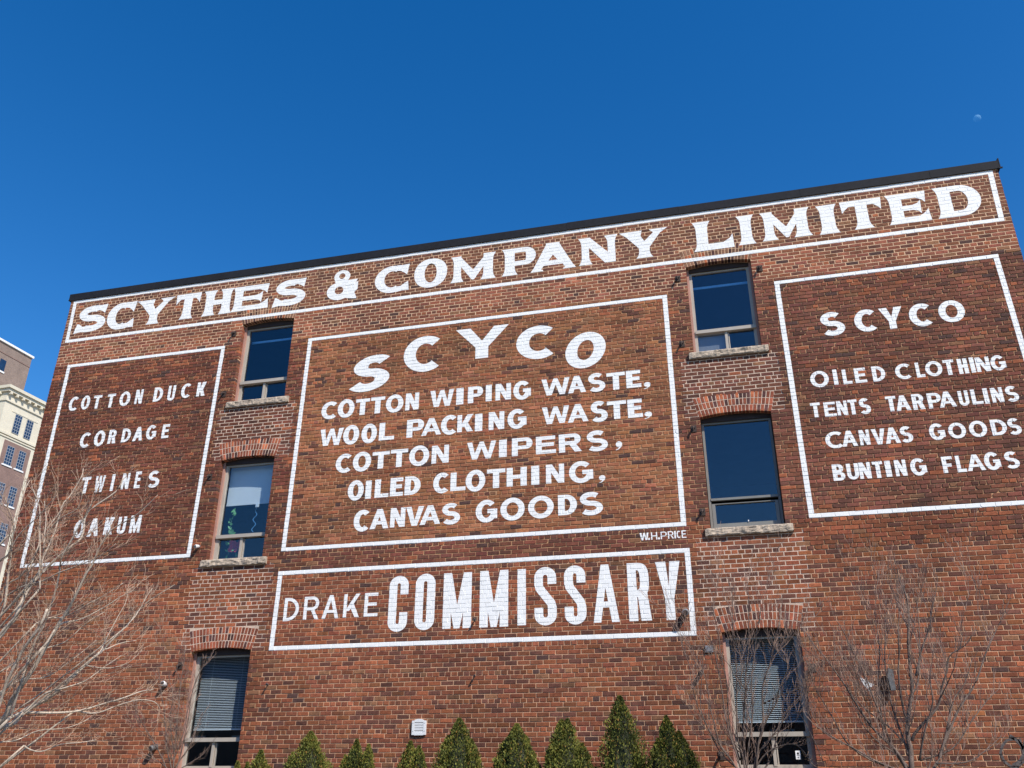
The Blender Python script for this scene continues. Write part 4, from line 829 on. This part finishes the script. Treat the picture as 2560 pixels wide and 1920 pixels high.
RIGHT_SHRUB = [
    (0.04, 0.004, [[1.62,12.6,0.21],[1.87,12.6,1.82],[1.9,12.6,2.16],[1.93,12.6,2.36],[2.04,12.6,2.71],[2.08,12.6,3.14],[2.15,12.6,3.57],[2.17,12.6,3.9],[2.14,12.6,4.09],[2.14,12.6,4.26]]),
    (0.024, 0.004, [[1.85,12.6,1.51],[2.19,12.66,1.87],[2.33,12.72,2.14],[2.53,12.78,2.58],[2.72,12.84,2.81],[2.88,12.9,3.11]]),
    (0.0224, 0.003, [[1.94,12.6,2.14],[2.0,12.56,2.23],[2.27,12.51,2.49],[2.37,12.47,2.72],[2.45,12.43,2.89],[2.51,12.39,3.1],[2.69,12.34,3.2],[2.81,12.3,3.33]]),
    (0.0208, 0.003, [[2.25,12.7,1.96],[2.34,12.74,2.14],[2.56,12.79,2.47],[2.82,12.83,2.77],[2.99,12.87,3.07],[3.21,12.91,3.4],[3.4,12.96,3.69],[3.55,13.0,3.91]]),
    (0.0224, 0.003, [[1.84,12.6,1.69],[1.72,12.54,2.03],[1.48,12.49,2.3],[1.31,12.43,2.6],[1.2,12.37,2.83],[1.06,12.31,3.07],[0.91,12.26,3.27],[0.83,12.2,3.41]]),
    (0.0192, 0.003, [[1.85,12.6,1.73],[1.79,12.65,1.85],[1.64,12.7,2.24],[1.67,12.75,2.73],[1.75,12.8,3.17],[1.79,12.85,3.55],[1.8,12.9,3.69]]),
    (0.0176, 0.003, [[1.84,12.6,1.82],[1.72,12.55,2.0],[1.62,12.5,2.43],[1.52,12.45,2.78],[1.45,12.4,3.04],[1.34,12.35,3.33],[1.24,12.3,3.57]]),
    (0.0176, 0.003, [[1.86,12.6,1.96],[1.84,12.64,2.19],[1.78,12.68,2.58],[1.81,12.72,3.16],[1.9,12.76,3.6],[1.96,12.8,3.8]]),
    (0.016, 0.003, [[1.92,12.6,2.28],[1.9,12.55,2.78],[1.97,12.5,3.27],[2.03,12.45,3.7],[2.04,12.4,3.98]]),
    (0.016, 0.003, [[2.03,12.6,2.68],[2.14,12.65,2.85],[2.25,12.7,3.28],[2.31,12.75,3.66],[2.34,12.8,3.94]]),
    (0.016, 0.003, [[2.12,12.6,2.9],[2.21,12.58,3.14],[2.39,12.56,3.48],[2.45,12.54,3.69],[2.54,12.52,3.93],[2.61,12.5,4.13]]),
    (0.0144, 0.003, [[1.88,12.6,2.05],[1.72,12.68,2.29],[1.45,12.75,2.54],[1.3,12.82,2.79],[1.23,12.9,2.95]]),
    (0.016, 0.003, [[1.99,12.6,1.91],[2.07,12.5,2.18],[2.21,12.4,2.54],[2.23,12.3,2.82],[2.3,12.2,3.18]]),
    (0.0128, 0.003, [[2.01,12.7,1.91],[2.42,12.77,2.05],[2.73,12.85,2.38],[2.98,12.93,2.62],[3.17,13.0,2.77]]),
    (0.0128, 0.003, [[1.73,12.5,1.78],[1.29,12.4,2.0],[0.98,12.3,2.18],[0.75,12.2,2.32]]),
    (0.0128, 0.003, [[1.64,12.5,1.82],[1.2,12.43,2.05],[1.01,12.35,2.42],[0.86,12.27,2.75],[0.76,12.2,3.13]]),
    (0.0112, 0.003, [[2.17,12.6,1.87],[2.55,12.67,1.89],[2.82,12.73,2.05],[3.0,12.8,2.19]]),
    (0.0112, 0.003, [[1.82,12.6,1.91],[1.53,12.65,2.15],[1.38,12.7,2.39],[1.39,12.75,2.73],[1.5,12.8,3.09]]),
]
WINDOW_SHRUB = [
    (0.0161, 0.003, [[-0.24,12.8,0.33],[-0.13,12.77,1.78],[-0.16,12.74,2.15],[-0.14,12.71,2.64],[-0.1,12.69,3.16],[-0.09,12.66,3.56],[-0.06,12.63,3.96],[-0.06,12.6,4.12]]),
    (0.0174, 0.003, [[-0.16,12.8,0.99],[-0.1,12.83,1.84],[-0.07,12.86,2.4],[-0.02,12.89,2.79],[0.06,12.91,3.19],[0.13,12.94,3.59],[0.16,12.97,3.96],[0.17,13.0,4.3]]),
    (0.0161, 0.003, [[-0.12,12.8,0.99],[0.02,12.76,1.83],[0.16,12.71,2.39],[0.21,12.67,2.76],[0.33,12.63,3.08],[0.42,12.59,3.35],[0.51,12.54,3.6],[0.55,12.5,3.8]]),
    (0.0149, 0.003, [[-0.06,12.8,1.69],[0.04,12.77,1.97],[0.19,12.73,2.37],[0.35,12.7,2.58],[0.41,12.67,2.76],[0.54,12.63,2.98],[0.58,12.6,3.08],[0.49,12.57,3.18],[0.41,12.53,3.35],[0.31,12.5,3.53]]),
    (0.0136, 0.003, [[-0.07,12.8,1.64],[0.19,12.83,1.9],[0.36,12.87,2.27],[0.49,12.9,2.51],[0.69,12.93,2.71],[0.8,12.97,2.97],[0.79,13.0,3.23]]),
    (0.0124, 0.003, [[-0.15,12.7,1.64],[-0.2,12.65,1.92],[-0.28,12.6,2.38],[-0.34,12.55,3.02],[-0.37,12.5,3.28],[-0.42,12.45,3.51],[-0.43,12.4,3.69]]),
    (0.0124, 0.003, [[-0.17,12.7,1.64],[-0.27,12.65,1.9],[-0.4,12.6,2.11],[-0.47,12.55,2.5],[-0.51,12.5,2.9],[-0.61,12.45,3.21],[-0.69,12.4,3.41]]),
    (0.0112, 0.003, [[-0.19,12.7,1.73],[-0.34,12.64,2.02],[-0.52,12.58,2.26],[-0.6,12.52,2.6],[-0.55,12.46,2.95],[-0.52,12.4,3.2]]),
    (0.0112, 0.003, [[-0.17,12.8,1.92],[-0.26,12.76,2.41],[-0.25,12.72,2.92],[-0.29,12.68,3.33],[-0.31,12.64,3.65],[-0.34,12.6,3.86]]),
    (0.0112, 0.003, [[-0.03,12.8,1.78],[0.19,12.76,2.02],[0.51,12.72,2.11],[0.64,12.68,2.01],[0.72,12.64,1.87],[0.85,12.6,1.8]]),
    (0.0112, 0.003, [[-0.01,12.8,1.92],[0.27,12.75,2.21],[0.6,12.7,2.5],[0.76,12.65,2.2],[0.86,12.6,1.92]]),
    (0.0112, 0.003, [[-0.05,12.7,2.02],[0.05,12.65,2.5],[0.09,12.6,2.9],[0.15,12.55,3.2],[0.22,12.5,3.5],[0.28,12.45,3.7],[0.32,12.4,3.79]]),
    (0.0087, 0.003, [[-0.16,12.8,2.02],[-0.45,12.73,2.17],[-0.61,12.67,2.17],[-0.75,12.6,2.26]]),
    (0.0087, 0.003, [[0.2,12.8,2.61],[0.48,12.73,2.72],[0.69,12.67,2.79],[0.81,12.6,2.98]]),
    (0.0087, 0.003, [[-0.01,12.7,2.81],[-0.14,12.63,2.96],[-0.2,12.57,3.1],[-0.29,12.5,3.2]]),
    (0.0099, 0.003, [[-0.18,12.7,1.78],[-0.41,12.64,2.02],[-0.58,12.58,2.41],[-0.68,12.52,2.75],[-0.72,12.46,3.11],[-0.78,12.4,3.36]]),
]
SMALL_SHRUB = [
    (0.012, 0.003, [[-8.31,12.7,0.62],[-8.5,12.68,1.78],[-8.52,12.67,2.17],[-8.54,12.65,2.57],[-8.57,12.63,3.1],[-8.56,12.62,3.46],[-8.59,12.6,3.64]]),
    (0.0108, 0.003, [[-8.49,12.7,1.67],[-8.61,12.65,2.06],[-8.72,12.6,2.51],[-8.86,12.55,2.98],[-8.92,12.5,3.27]]),
    (0.0108, 0.003, [[-8.51,12.7,1.67],[-8.45,12.74,2.06],[-8.45,12.78,2.52],[-8.46,12.82,2.88],[-8.4,12.86,3.24],[-8.28,12.9,3.46]]),
    (0.0096, 0.003, [[-8.51,12.7,1.62],[-8.74,12.62,2.06],[-8.95,12.55,2.34],[-9.12,12.47,2.57],[-9.16,12.4,2.68]]),
    (0.0084, 0.003, [[-8.5,12.7,1.84],[-8.36,12.77,2.12],[-8.3,12.83,2.41],[-8.29,12.9,2.64]]),
    (0.0084, 0.003, [[-8.54,12.7,2.06],[-8.68,12.67,2.52],[-8.67,12.63,2.86],[-8.79,12.6,3.16]]),
    (0.0084, 0.003, [[-8.53,12.7,1.95],[-8.41,12.67,2.34],[-8.38,12.65,2.69],[-8.3,12.62,3.09],[-8.18,12.6,3.33]]),
    (0.0072, 0.003, [[-8.53,12.7,1.78],[-8.81,12.67,1.95],[-8.99,12.63,2.01],[-9.07,12.6,1.92]]),
    (0.0084, 0.003, [[-8.46,12.7,1.78],[-8.23,12.73,1.92],[-8.1,12.77,2.01],[-8.03,12.8,2.12]]),
]
CEDARS = [[[-7.82,1.93,0.55]],[[-7.44,2.09,0.75],[-7.66,1.92,0.5]],[[-6.62,2.35,1.0],[-6.87,2.05,0.7],[-6.43,2.04,0.6]],[[-5.84,2.23,0.7],[-5.62,2.16,0.6],[-5.98,2.01,0.5]],[[-4.97,2.2,0.75],[-4.8,2.13,0.7]],[[-4.21,2.51,1.0],[-4.38,2.27,0.7],[-4.02,2.22,0.7]],[[-3.32,2.42,1.05],[-3.53,2.19,0.7],[-3.1,2.03,0.8]],[[-2.65,2.47,0.85],[-2.56,2.48,0.85],[-2.75,2.21,0.7],[-2.35,2.15,0.8]],[[-1.79,2.78,0.8],[-1.85,2.47,0.6],[-1.66,2.27,0.8],[-1.59,2.05,0.7]],[[-1.14,2.5,0.7],[-1.26,2.2,0.9],[-0.98,2.3,0.85],[-0.82,2.02,0.6]]]

def smooth_path(pts, k=3):
    P = [Vector(p) for p in pts]; out = []
    for i in range(len(P) - 1):
        p0, p1, p2, p3 = P[max(0, i - 1)], P[i], P[i + 1], P[min(len(P) - 1, i + 2)]
        for j in range(k):
            t = j / k; out.append(.5 * ((2 * p1) + (p2 - p0) * t + (2*p0 - 5*p1 + 4*p2 - p3) * t*t + (3*p1 - p0 - 3*p2 + p3) * t*t*t))
    return out + [P[-1]]
def twigs(mb, p, d, ln, r, depth, rng, up=.35, spread=.75):
    n = 5; pts = [p.copy()]; dd = d.normalized(); rad = [r]
    for i in range(n):
        dd = (dd + Vector((rng.gauss(0, .13), rng.gauss(0, .13), rng.gauss(0, .10) + up * .16))).normalized(); pts.append(pts[-1] + dd * ln / n); rad.append(max(.0019, r * (1 - .8 * (i + 1) / n)))
    mb.tube(pts, rad, 4 if depth > 0 else 3, cap=False)
    if depth > 0:
        for i in range(1, n + 1):
            for q in range(rng.choice((1, 1, 2))):
                s = Vector((rng.gauss(0, 1), rng.gauss(0, .8), rng.gauss(0, .8))); s = (s - dd * s.dot(dd)).normalized()
                twigs(mb, pts[i], dd * 1 + s * spread, ln * rng.uniform(.3, .6), r * .5, depth - 1, rng, up, spread)
def bare(name, label, cat, base, limbs, mb_, mt, dens, tl, seed, trunk_r, tdepth=1, group=None, tr=.0048, spread=.75, up=.35, sec=0):
    rng = random.Random(seed); t = thing(name, (base[0], base[1], 0), label, cat, group); O = Vector((base[0], base[1], 0))
    for li, (r0, r1, pts) in enumerate(limbs):
        P = smooth_path(pts, 4)
        for i in range(1, len(P)): P[i] += Vector((noise.noise(P[i] * 3), noise.noise(P[i] * 3 + Vector((9, 0, 0))), noise.noise(P[i] * 3 + Vector((0, 9, 0))))) * .018
        n = len(P); rad = [r0 + (r1 - r0) * (i / (n - 1)) ** .8 for i in range(n)]
        m = MB(); m.tube([p - O for p in P], rad, 7); br = m.build('limb', mb_, t, smooth=True)
        m = MB(); L = sum((P[i + 1] - P[i]).length for i in range(n - 1)); cnt = int(L * dens)
        for k in range(cnt):
            f = .12 + .88 * (k + rng.random()) / cnt; i = min(n - 2, int(f * (n - 1))); p = P[i].lerp(P[i + 1], f * (n - 1) - i); d = (P[i + 1] - P[i]).normalized()
            s = Vector((rng.gauss(0, 1), rng.gauss(0, .7), rng.gauss(0, 1))); s = (s - d * s.dot(d)).normalized()
            twigs(m, p - O, d + s * rng.uniform(.4, 1.0) * spread * 1.3, tl * rng.uniform(.4, 1.25) * (1.15 - .5 * f), min(tr, rad[i] * .55), tdepth, rng, up, spread)
        for k in range(int(L * sec)):
            f = .05 + .8 * rng.random(); i = min(n - 2, int(f * (n - 1))); p = P[i]; d = (P[i + 1] - P[i]).normalized()
            s = Vector((rng.gauss(0, 1), rng.gauss(0, .6), rng.gauss(0, .3))); s = (s - d * s.dot(d)).normalized()
            twigs(m, p - O, d + s * rng.uniform(.35, .8), rng.uniform(.5, 1.15) * tl * 3, min(.010, rad[i] * .6), 2, rng, up, spread * 1.1)
        if m.v: m.build('twigs', mt, br, kind='stuff')
    return t
tree = bare('bare_tree', 'pale barked leafless tree leaning in at the left edge', 'tree', (-8.3, 7.5), TREE_LIMBS, M['bark'], M['twig'], 8.5, .40, 3, .12, 1, spread=.62, tr=.0052)
O = Vector((-8.3, 7.5, 0)); m = MB(); P = smooth_path([(-8.35, 7.5, -.05), (-8.32, 7.5, 1.2), (-8.28, 7.52, 2.6), (-8.35, 7.55, 4.2)], 5); n = len(P)
m.tube([p - O for p in P], [.15 - .06 * i / (n - 1) for i in range(n)], 12); m.build('trunk', M['bark'], tree, smooth=True)
for r0, r1, pts in TREE_LIMBS:
    b = Vector(pts[0])
    if b.x > -5.75: continue
    dx = b.x + 8.3; a = Vector((-8.3, 7.5, max(.9, b.z - .75 * dx))); c = a.lerp(b, .5) + Vector((0, 0, -.10 * dx))
    m = MB(); m.tube([p - O for p in smooth_path([a, c, b], 4)], [r0 * 1.5 - r0 * .5 * k / 8 for k in range(9)], 7); m.build('limb', M['bark'], tree, smooth=True)
bare('bare_shrub', 'tall vase-shaped leafless shrub against the brick at the right', 'shrub', (5.1, 12.6), RIGHT_SHRUB, M['bark2'], M['twig2'], 7, .34, 5, .05, 1, 'leafless shrubs along the wall', .0052, spread=.5, up=1.3, sec=1.1)
bare('bare_shrub', 'dense leafless shrub in front of the lower right window', 'shrub', (2.2, 12.8), WINDOW_SHRUB, M['bark2'], M['twig2'], 8, .30, 8, .05, 1, 'leafless shrubs along the wall', .0052, spread=.55, up=1.0, sec=.8)
bare('bare_shrub', 'small leafless shrub in front of the lower left window', 'shrub', (-8.4, 12.7), SMALL_SHRUB, M['bark2'], M['twig2'], 10, .26, 11, .04, 1, 'leafless shrubs along the wall', .0048, spread=.65, up=.6, sec=.8)

# ================================================================ row of evergreens
CY = 13.35
clab = ['low leftmost evergreen beneath the lower left window', 'evergreen with one small shoulder just right of the lower left window', 'evergreen with a slender tip left of the white vent', 'twin-tipped evergreen to the left of the vent cover',
        'blunt evergreen directly below the white vent', 'broad evergreen immediately right of the white vent', 'full evergreen standing fourth from the right end of the row', 'double-topped evergreen third from the right end of the row',
        'tallest evergreen with a thin pointed top', 'rightmost evergreen of the row, next to the leafless window shrub']
def evergreen(tips, label, seed):
    rng = random.Random(seed); bx = tips[0][0]; t = thing('evergreen_shrub', (bx, CY, 0), label, 'evergreen', 'evergreens in a row along the wall')
    m = MB(); m.tube([(0, 0, 0), (.0, 0, tips[0][1] - .3)], [.05, .012], 7); m.build('trunk', M['bark2'], t)
    core = MB(); fo = MB()
    for ti, (tx, tz, kf) in enumerate(tips):
        cy = rng.uniform(-.08, .08) * (ti > 0); H = tz
        lob = [(rng.uniform(0, 6.28), rng.uniform(0, 6.28), rng.uniform(5, 9)) for _ in range(3)]
        def rad(h, an):      # radius at distance h below the tip
            r = (.345 * kf) * (h / .65) ** .78
            r = min(r, .50 * kf + .05) if ti else min(r, .50)
            return r * (1 + .10 * math.sin(an * 2 + lob[0][0] + h * 3) + .08 * math.sin(an * 5 + lob[1][0] - h * 7) + .05 * math.sin(h * 17 + lob[2][0]))
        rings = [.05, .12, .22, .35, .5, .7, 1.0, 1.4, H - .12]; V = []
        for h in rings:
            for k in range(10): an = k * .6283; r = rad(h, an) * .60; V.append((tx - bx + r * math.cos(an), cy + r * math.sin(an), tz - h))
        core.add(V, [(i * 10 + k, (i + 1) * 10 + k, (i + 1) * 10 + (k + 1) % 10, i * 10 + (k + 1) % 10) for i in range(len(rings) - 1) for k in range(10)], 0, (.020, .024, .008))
        N = int(15000 * kf) if not ti else int(5500 * kf)
        for _ in range(N):
            h = (rng.random() ** 1.25) * (min(H - .1, 2.4) if not ti else min(1.0, H - .2)); an = rng.uniform(0, 6.283); q = rng.uniform(.62, 1.05) if rng.random() < .93 else rng.uniform(1.0, 1.09)
            r = rad(max(h, .012), an) * q; r *= 1 + .46 * noise.noise((math.cos(an) * 2.4 + seed, math.sin(an) * 2.4, h * 7)) + .12 * noise.noise((an * 4, h * 16, seed)); c = Vector((tx - bx + r * math.cos(an), cy + r * math.sin(an), tz - h))
            if ti and c.z < tz - .9: continue
            out = Vector((math.cos(an), math.sin(an), 0)); d = (out * rng.uniform(.1, .8) + Vector((rng.gauss(0, .3), rng.gauss(0, .3), rng.uniform(.5, 1.3)))).normalized()
            s = d.cross(Vector((rng.gauss(0, 1), rng.gauss(0, 1), rng.gauss(0, 1)))).normalized(); l = rng.uniform(.018, .045) * (.8 if h < .15 else 1); w = rng.uniform(.006, .013)
            g = noise.noise((c.x * 6 + seed, c.y * 6, c.z * 6)) * .5 + rng.gauss(0, .22)
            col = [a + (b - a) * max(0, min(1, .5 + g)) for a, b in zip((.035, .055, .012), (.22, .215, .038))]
            if rng.random() < .07: col = [.26, .15, .035]
            fo.add([c - s * w * .5, c + d * l * .5 - s * w, c + d * l, c + d * l * .55 + s * w], [(0, 1, 2, 3)], 0, tuple(col))
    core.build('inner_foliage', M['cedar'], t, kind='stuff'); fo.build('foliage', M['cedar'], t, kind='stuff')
for k, (tips, lb) in enumerate(zip(CEDARS, clab)): evergreen(tips, lb, 40 + k)

# ================================================================ the distant building on the left
S = 1.25; CX, CYY = -54.85 * S, 51.70 * S; DV = Vector((.038, .99927, 0)); NV = Vector((-.99927, .038, 0))      # along the face, and back from it
def FP(s, n, z): return Vector((CX, CYY, 0)) + DV * s * S + NV * n * S + Vector((0, 0, EYE + (z - EYE) * S))
far = thing('office_block', tuple(FP(0, 0, EYE) * 1 - Vector((0, 0, EYE))), 'tall cream and brown block with a cornice, far beyond the left end', 'building')
FO = Vector(far.location)
def fbox(m, s0, s1, n0, n1, z0, z1):
    c = [FP(s, n, z) - FO for z in (z0, z1) for (s, n) in ((s0, n0), (s1, n0), (s1, n1), (s0, n1))]
    m.add(c, [(0, 3, 2, 1), (4, 5, 6, 7), (0, 1, 5, 4), (1, 2, 6, 5), (2, 3, 7, 6), (3, 0, 4, 7)])
ZG = EYE - EYE / S
m = MB(); fbox(m, 0, 9, .0, 12, ZG, 30.2); m.build('wall', M['cream'], far)
for s0, s1, n0, z0, z1, nm in ((-.3, 9.3, -.40, 30.42, 30.67, 'cornice'), (-.18, 9.2, -.26, 30.18, 30.42, 'cornice'), (-.08, 9.1, -.10, 29.42, 29.56, 'frieze_band'), (-.1, 9.1, -.12, 26.78, 26.95, 'string_course'), (-.05, 9.1, -.07, 26.60, 26.70, 'string_course')):
    m = MB(); fbox(m, s0, s1, n0, 12.2, z0, z1); m.build(nm, M['cream'], far)
for k in range(14):
    m = MB(); s0 = .05 + k * .64; fbox(m, s0, s0 + .17, -.30, .0, 29.98, 30.17); m.build('corbel', M['cream'], far)
for k in range(5):
    m = MB(); n0 = .5 + k * .7; c = fbox(m, -.30, .0, n0, n0 + .17, 29.98, 30.17); m.build('corbel', M['cream'], far)
def farwin(s0, s1, z0, z1, par=None):
    m = MB(); fbox(m, s0, s1, -.035, .02, z0, z1); w = m.build('window', M['farglass'], far)
    m = MB(); n = 6
    for k in range(n + 1): z = z0 + (z1 - z0) * k / n; fbox(m, s0, s1, -.055, -.03, z - .018, z + .018)
    for k in range(4): s = s0 + (s1 - s0) * k / 3; fbox(m, s - .012, s + .012, -.052, -.032, z0, z1)
    m.build('muntins', M['muntin'], w)
m = MB(); fbox(m, .85, 3.55, -.03, .01, 28.80, 28.92); m.build('lintel_band', M['cream'], far)
for b0 in (0, 3.6):
    for a, b in ((1.26, 1.92), (2.46, 3.11)):
        if b0 == 0: farwin(a + b0, b + b0, 27.18, 28.71)
    if b0 == 0:
        m = MB(); fbox(m, .84, 3.56, -.012, .012, 2, 26.42); m.build('brick_panel', M['farbrick'], far)
        for z in (26.04, 23.03, 20.07, 17.1, 14.1, 11.1):
            for a, b in ((1.26, 1.94), (2.47, 3.12)):
                farwin(a, b, z - 1.52, z)
                m = MB(); fbox(m, a - .16, b + .16, -.07, .0, z - 1.64, z - 1.53); m.build('window_sill', M['whitecap'], far)
# windows of the side that turns left
for n0 in (1.3, 2.6):
    m = MB(); c = fbox(m, -.03, .02, n0, n0 + .65, 27.18, 28.71); m.build('window', M['farglass'], far)
m = MB(); fbox(m, -2, 3.2, 2.0, 12, 30.1, 34.95); tw = m.build('stair_tower', M['towerbrick'], far)
m = MB(); fbox(m, -2.1, 3.3, 1.88, 12.1, 34.95, 35.12); m.build('tower_coping', M['whitecap'], tw)
m = MB(); fbox(m, -2.04, 3.22, 1.965, 12.05, 34.06, 34.12); m.build('brick_band', M['farbrick'], tw)
m = MB(); fbox(m, .25, .83, 1.965, 2.05, 32.6, 33.55); m.build('window', M['farglass'], tw)
m = MB(); fbox(m, .2, .88, 1.94, 2.0, 32.42, 32.55); m.build('window_sill', M['whitecap'], tw)
A = FP(3.4, 3.2, 30.3)
t = thing('roof_antenna', tuple(A), 'small pale antenna on the flat roof of the distant block', 'antenna')
m = MB(); m.tube([(0, 0, 0), (0, 0, 2.3)], .09, 6); m.build('mast', M['whitecap'], t)
m = MB(); m.tube([(0, -.9, 2.25), (0, .9, 2.25)], .07, 6); m.tube([(0, -.5, 1.6), (0, .5, 1.6)], .05, 6); m.build('crossbar', M['whitecap'], t)

# ================================================================ houses across the street, behind the viewer: they show only as reflections in the lower windows
def row_house(x0, w, h, label, m_wall):
    t = thing('row_house', (x0 + w / 2, -19, 0), label, 'house', 'houses across the street'); m = MB(); m.box(-w/2, w/2, -9, 0, 0, h); m.build('wall', m_wall, t)
    m = MB(); m.add([(-w/2 - .3, .4, h), (w/2 + .3, .4, h), (w/2 + .3, -9.4, h), (-w/2 - .3, -9.4, h), (-w/2 - .3, -4.5, h + 3), (w/2 + .3, -4.5, h + 3)], [(0, 1, 5, 4), (2, 3, 4, 5), (0, 4, 3), (1, 2, 5), (0, 3, 2, 1)]); m.build('roof', M['roof'], t)
    for fx in (-.27, .05, .32):
        for z in (1.1, 4.2):
            if fx == .32 and z < 2: continue
            m = MB(); m.box(fx * w - .5, fx * w + .5, -.02, .04, z, z + 1.6); wn = m.build('window', M['farglass'], t)
            m = MB(); m.box(fx * w - .58, fx * w + .58, .0, .12, z - .12, z - .005); m.build('window_sill', M['whitecap'], wn)
    m = MB(); m.box(.32 * w - .48, .32 * w + .48, -.02, .05, .1, 2.2); m.build('door', M['mould'], t)
row_house(-43, 9, 7.4, 'brown house across the street, farthest to the left', M['farbrick']); row_house(-33, 9, 8.0, 'grey brick house across the street, second from the left', M['towerbrick']); row_house(-23, 9, 7.0, 'dark house across the street, third from the left', M['farbrick']); row_house(-13, 9, 7.2, 'dark brick house across the street, mirrored at the left', M['farbrick']); row_house(-3.4, 9, 6.4, 'pale rendered house across the street, mirrored in the middle', M['towerbrick']); row_house(6.2, 9, 7.6, 'tall brown brick house across the street, mirrored at the right', M['farbrick'])

# ================================================================ the day moon: a lit ball far away; the air in front of it shows through its dark side
md = Vector((0.27501, 0.75592, 0.59410)).normalized(); pos = md * 4000 + Vector((0, 0, EYE)); mm = bpy.data.materials.new('moon_rock'); mm.use_nodes = True; t = mm.node_tree; t.nodes.remove(t.nodes['Principled BSDF'])
df = t.nodes.new('ShaderNodeBsdfDiffuse'); tn = t.nodes.new('ShaderNodeBsdfTransparent'); ad = t.nodes.new('ShaderNodeAddShader'); nz = t.nodes.new('ShaderNodeTexNoise'); nz.inputs['Scale'].default_value = .06; cr = t.nodes.new('ShaderNodeMix'); cr.data_type = 'RGBA'
cr.inputs[6].default_value = (.04, .08, .09, 1); cr.inputs[7].default_value = (.12, .20, .22, 1); tc = t.nodes.new('ShaderNodeTexCoord'); t.links.new(tc.outputs['Object'], nz.inputs['Vector']); t.links.new(nz.outputs['Fac'], cr.inputs[0]); t.links.new(cr.outputs[2], df.inputs[0])
t.links.new(df.outputs[0], ad.inputs[0]); t.links.new(tn.outputs[0], ad.inputs[1]); t.links.new(ad.outputs[0], t.nodes['Material Output'].inputs[0])
u = md.cross(Vector((0, 0, 1))).normalized(); w = u.cross(md).normalized(); m = MB(); V = [(-md) * 14]; n = 32
for i in range(1, 13):
    a = i / 12 * math.pi / 2
    for k in range(n): b = 2 * math.pi * k / n; V.append((-md * math.cos(a) + (u * math.cos(b) + w * math.sin(b)) * math.sin(a)) * 14)
m.add(V, [(0, 1 + k, 1 + (k + 1) % n) for k in range(n)] + [(1 + i * n + k, 1 + (i + 1) * n + k, 1 + (i + 1) * n + (k + 1) % n, 1 + i * n + (k + 1) % n) for i in range(11) for k in range(n)])
mo = m.build('moon', mm, smooth=True, label='pale half moon high in the blue sky at the right', category='moon'); mo.location = pos; mo.visible_shadow = True
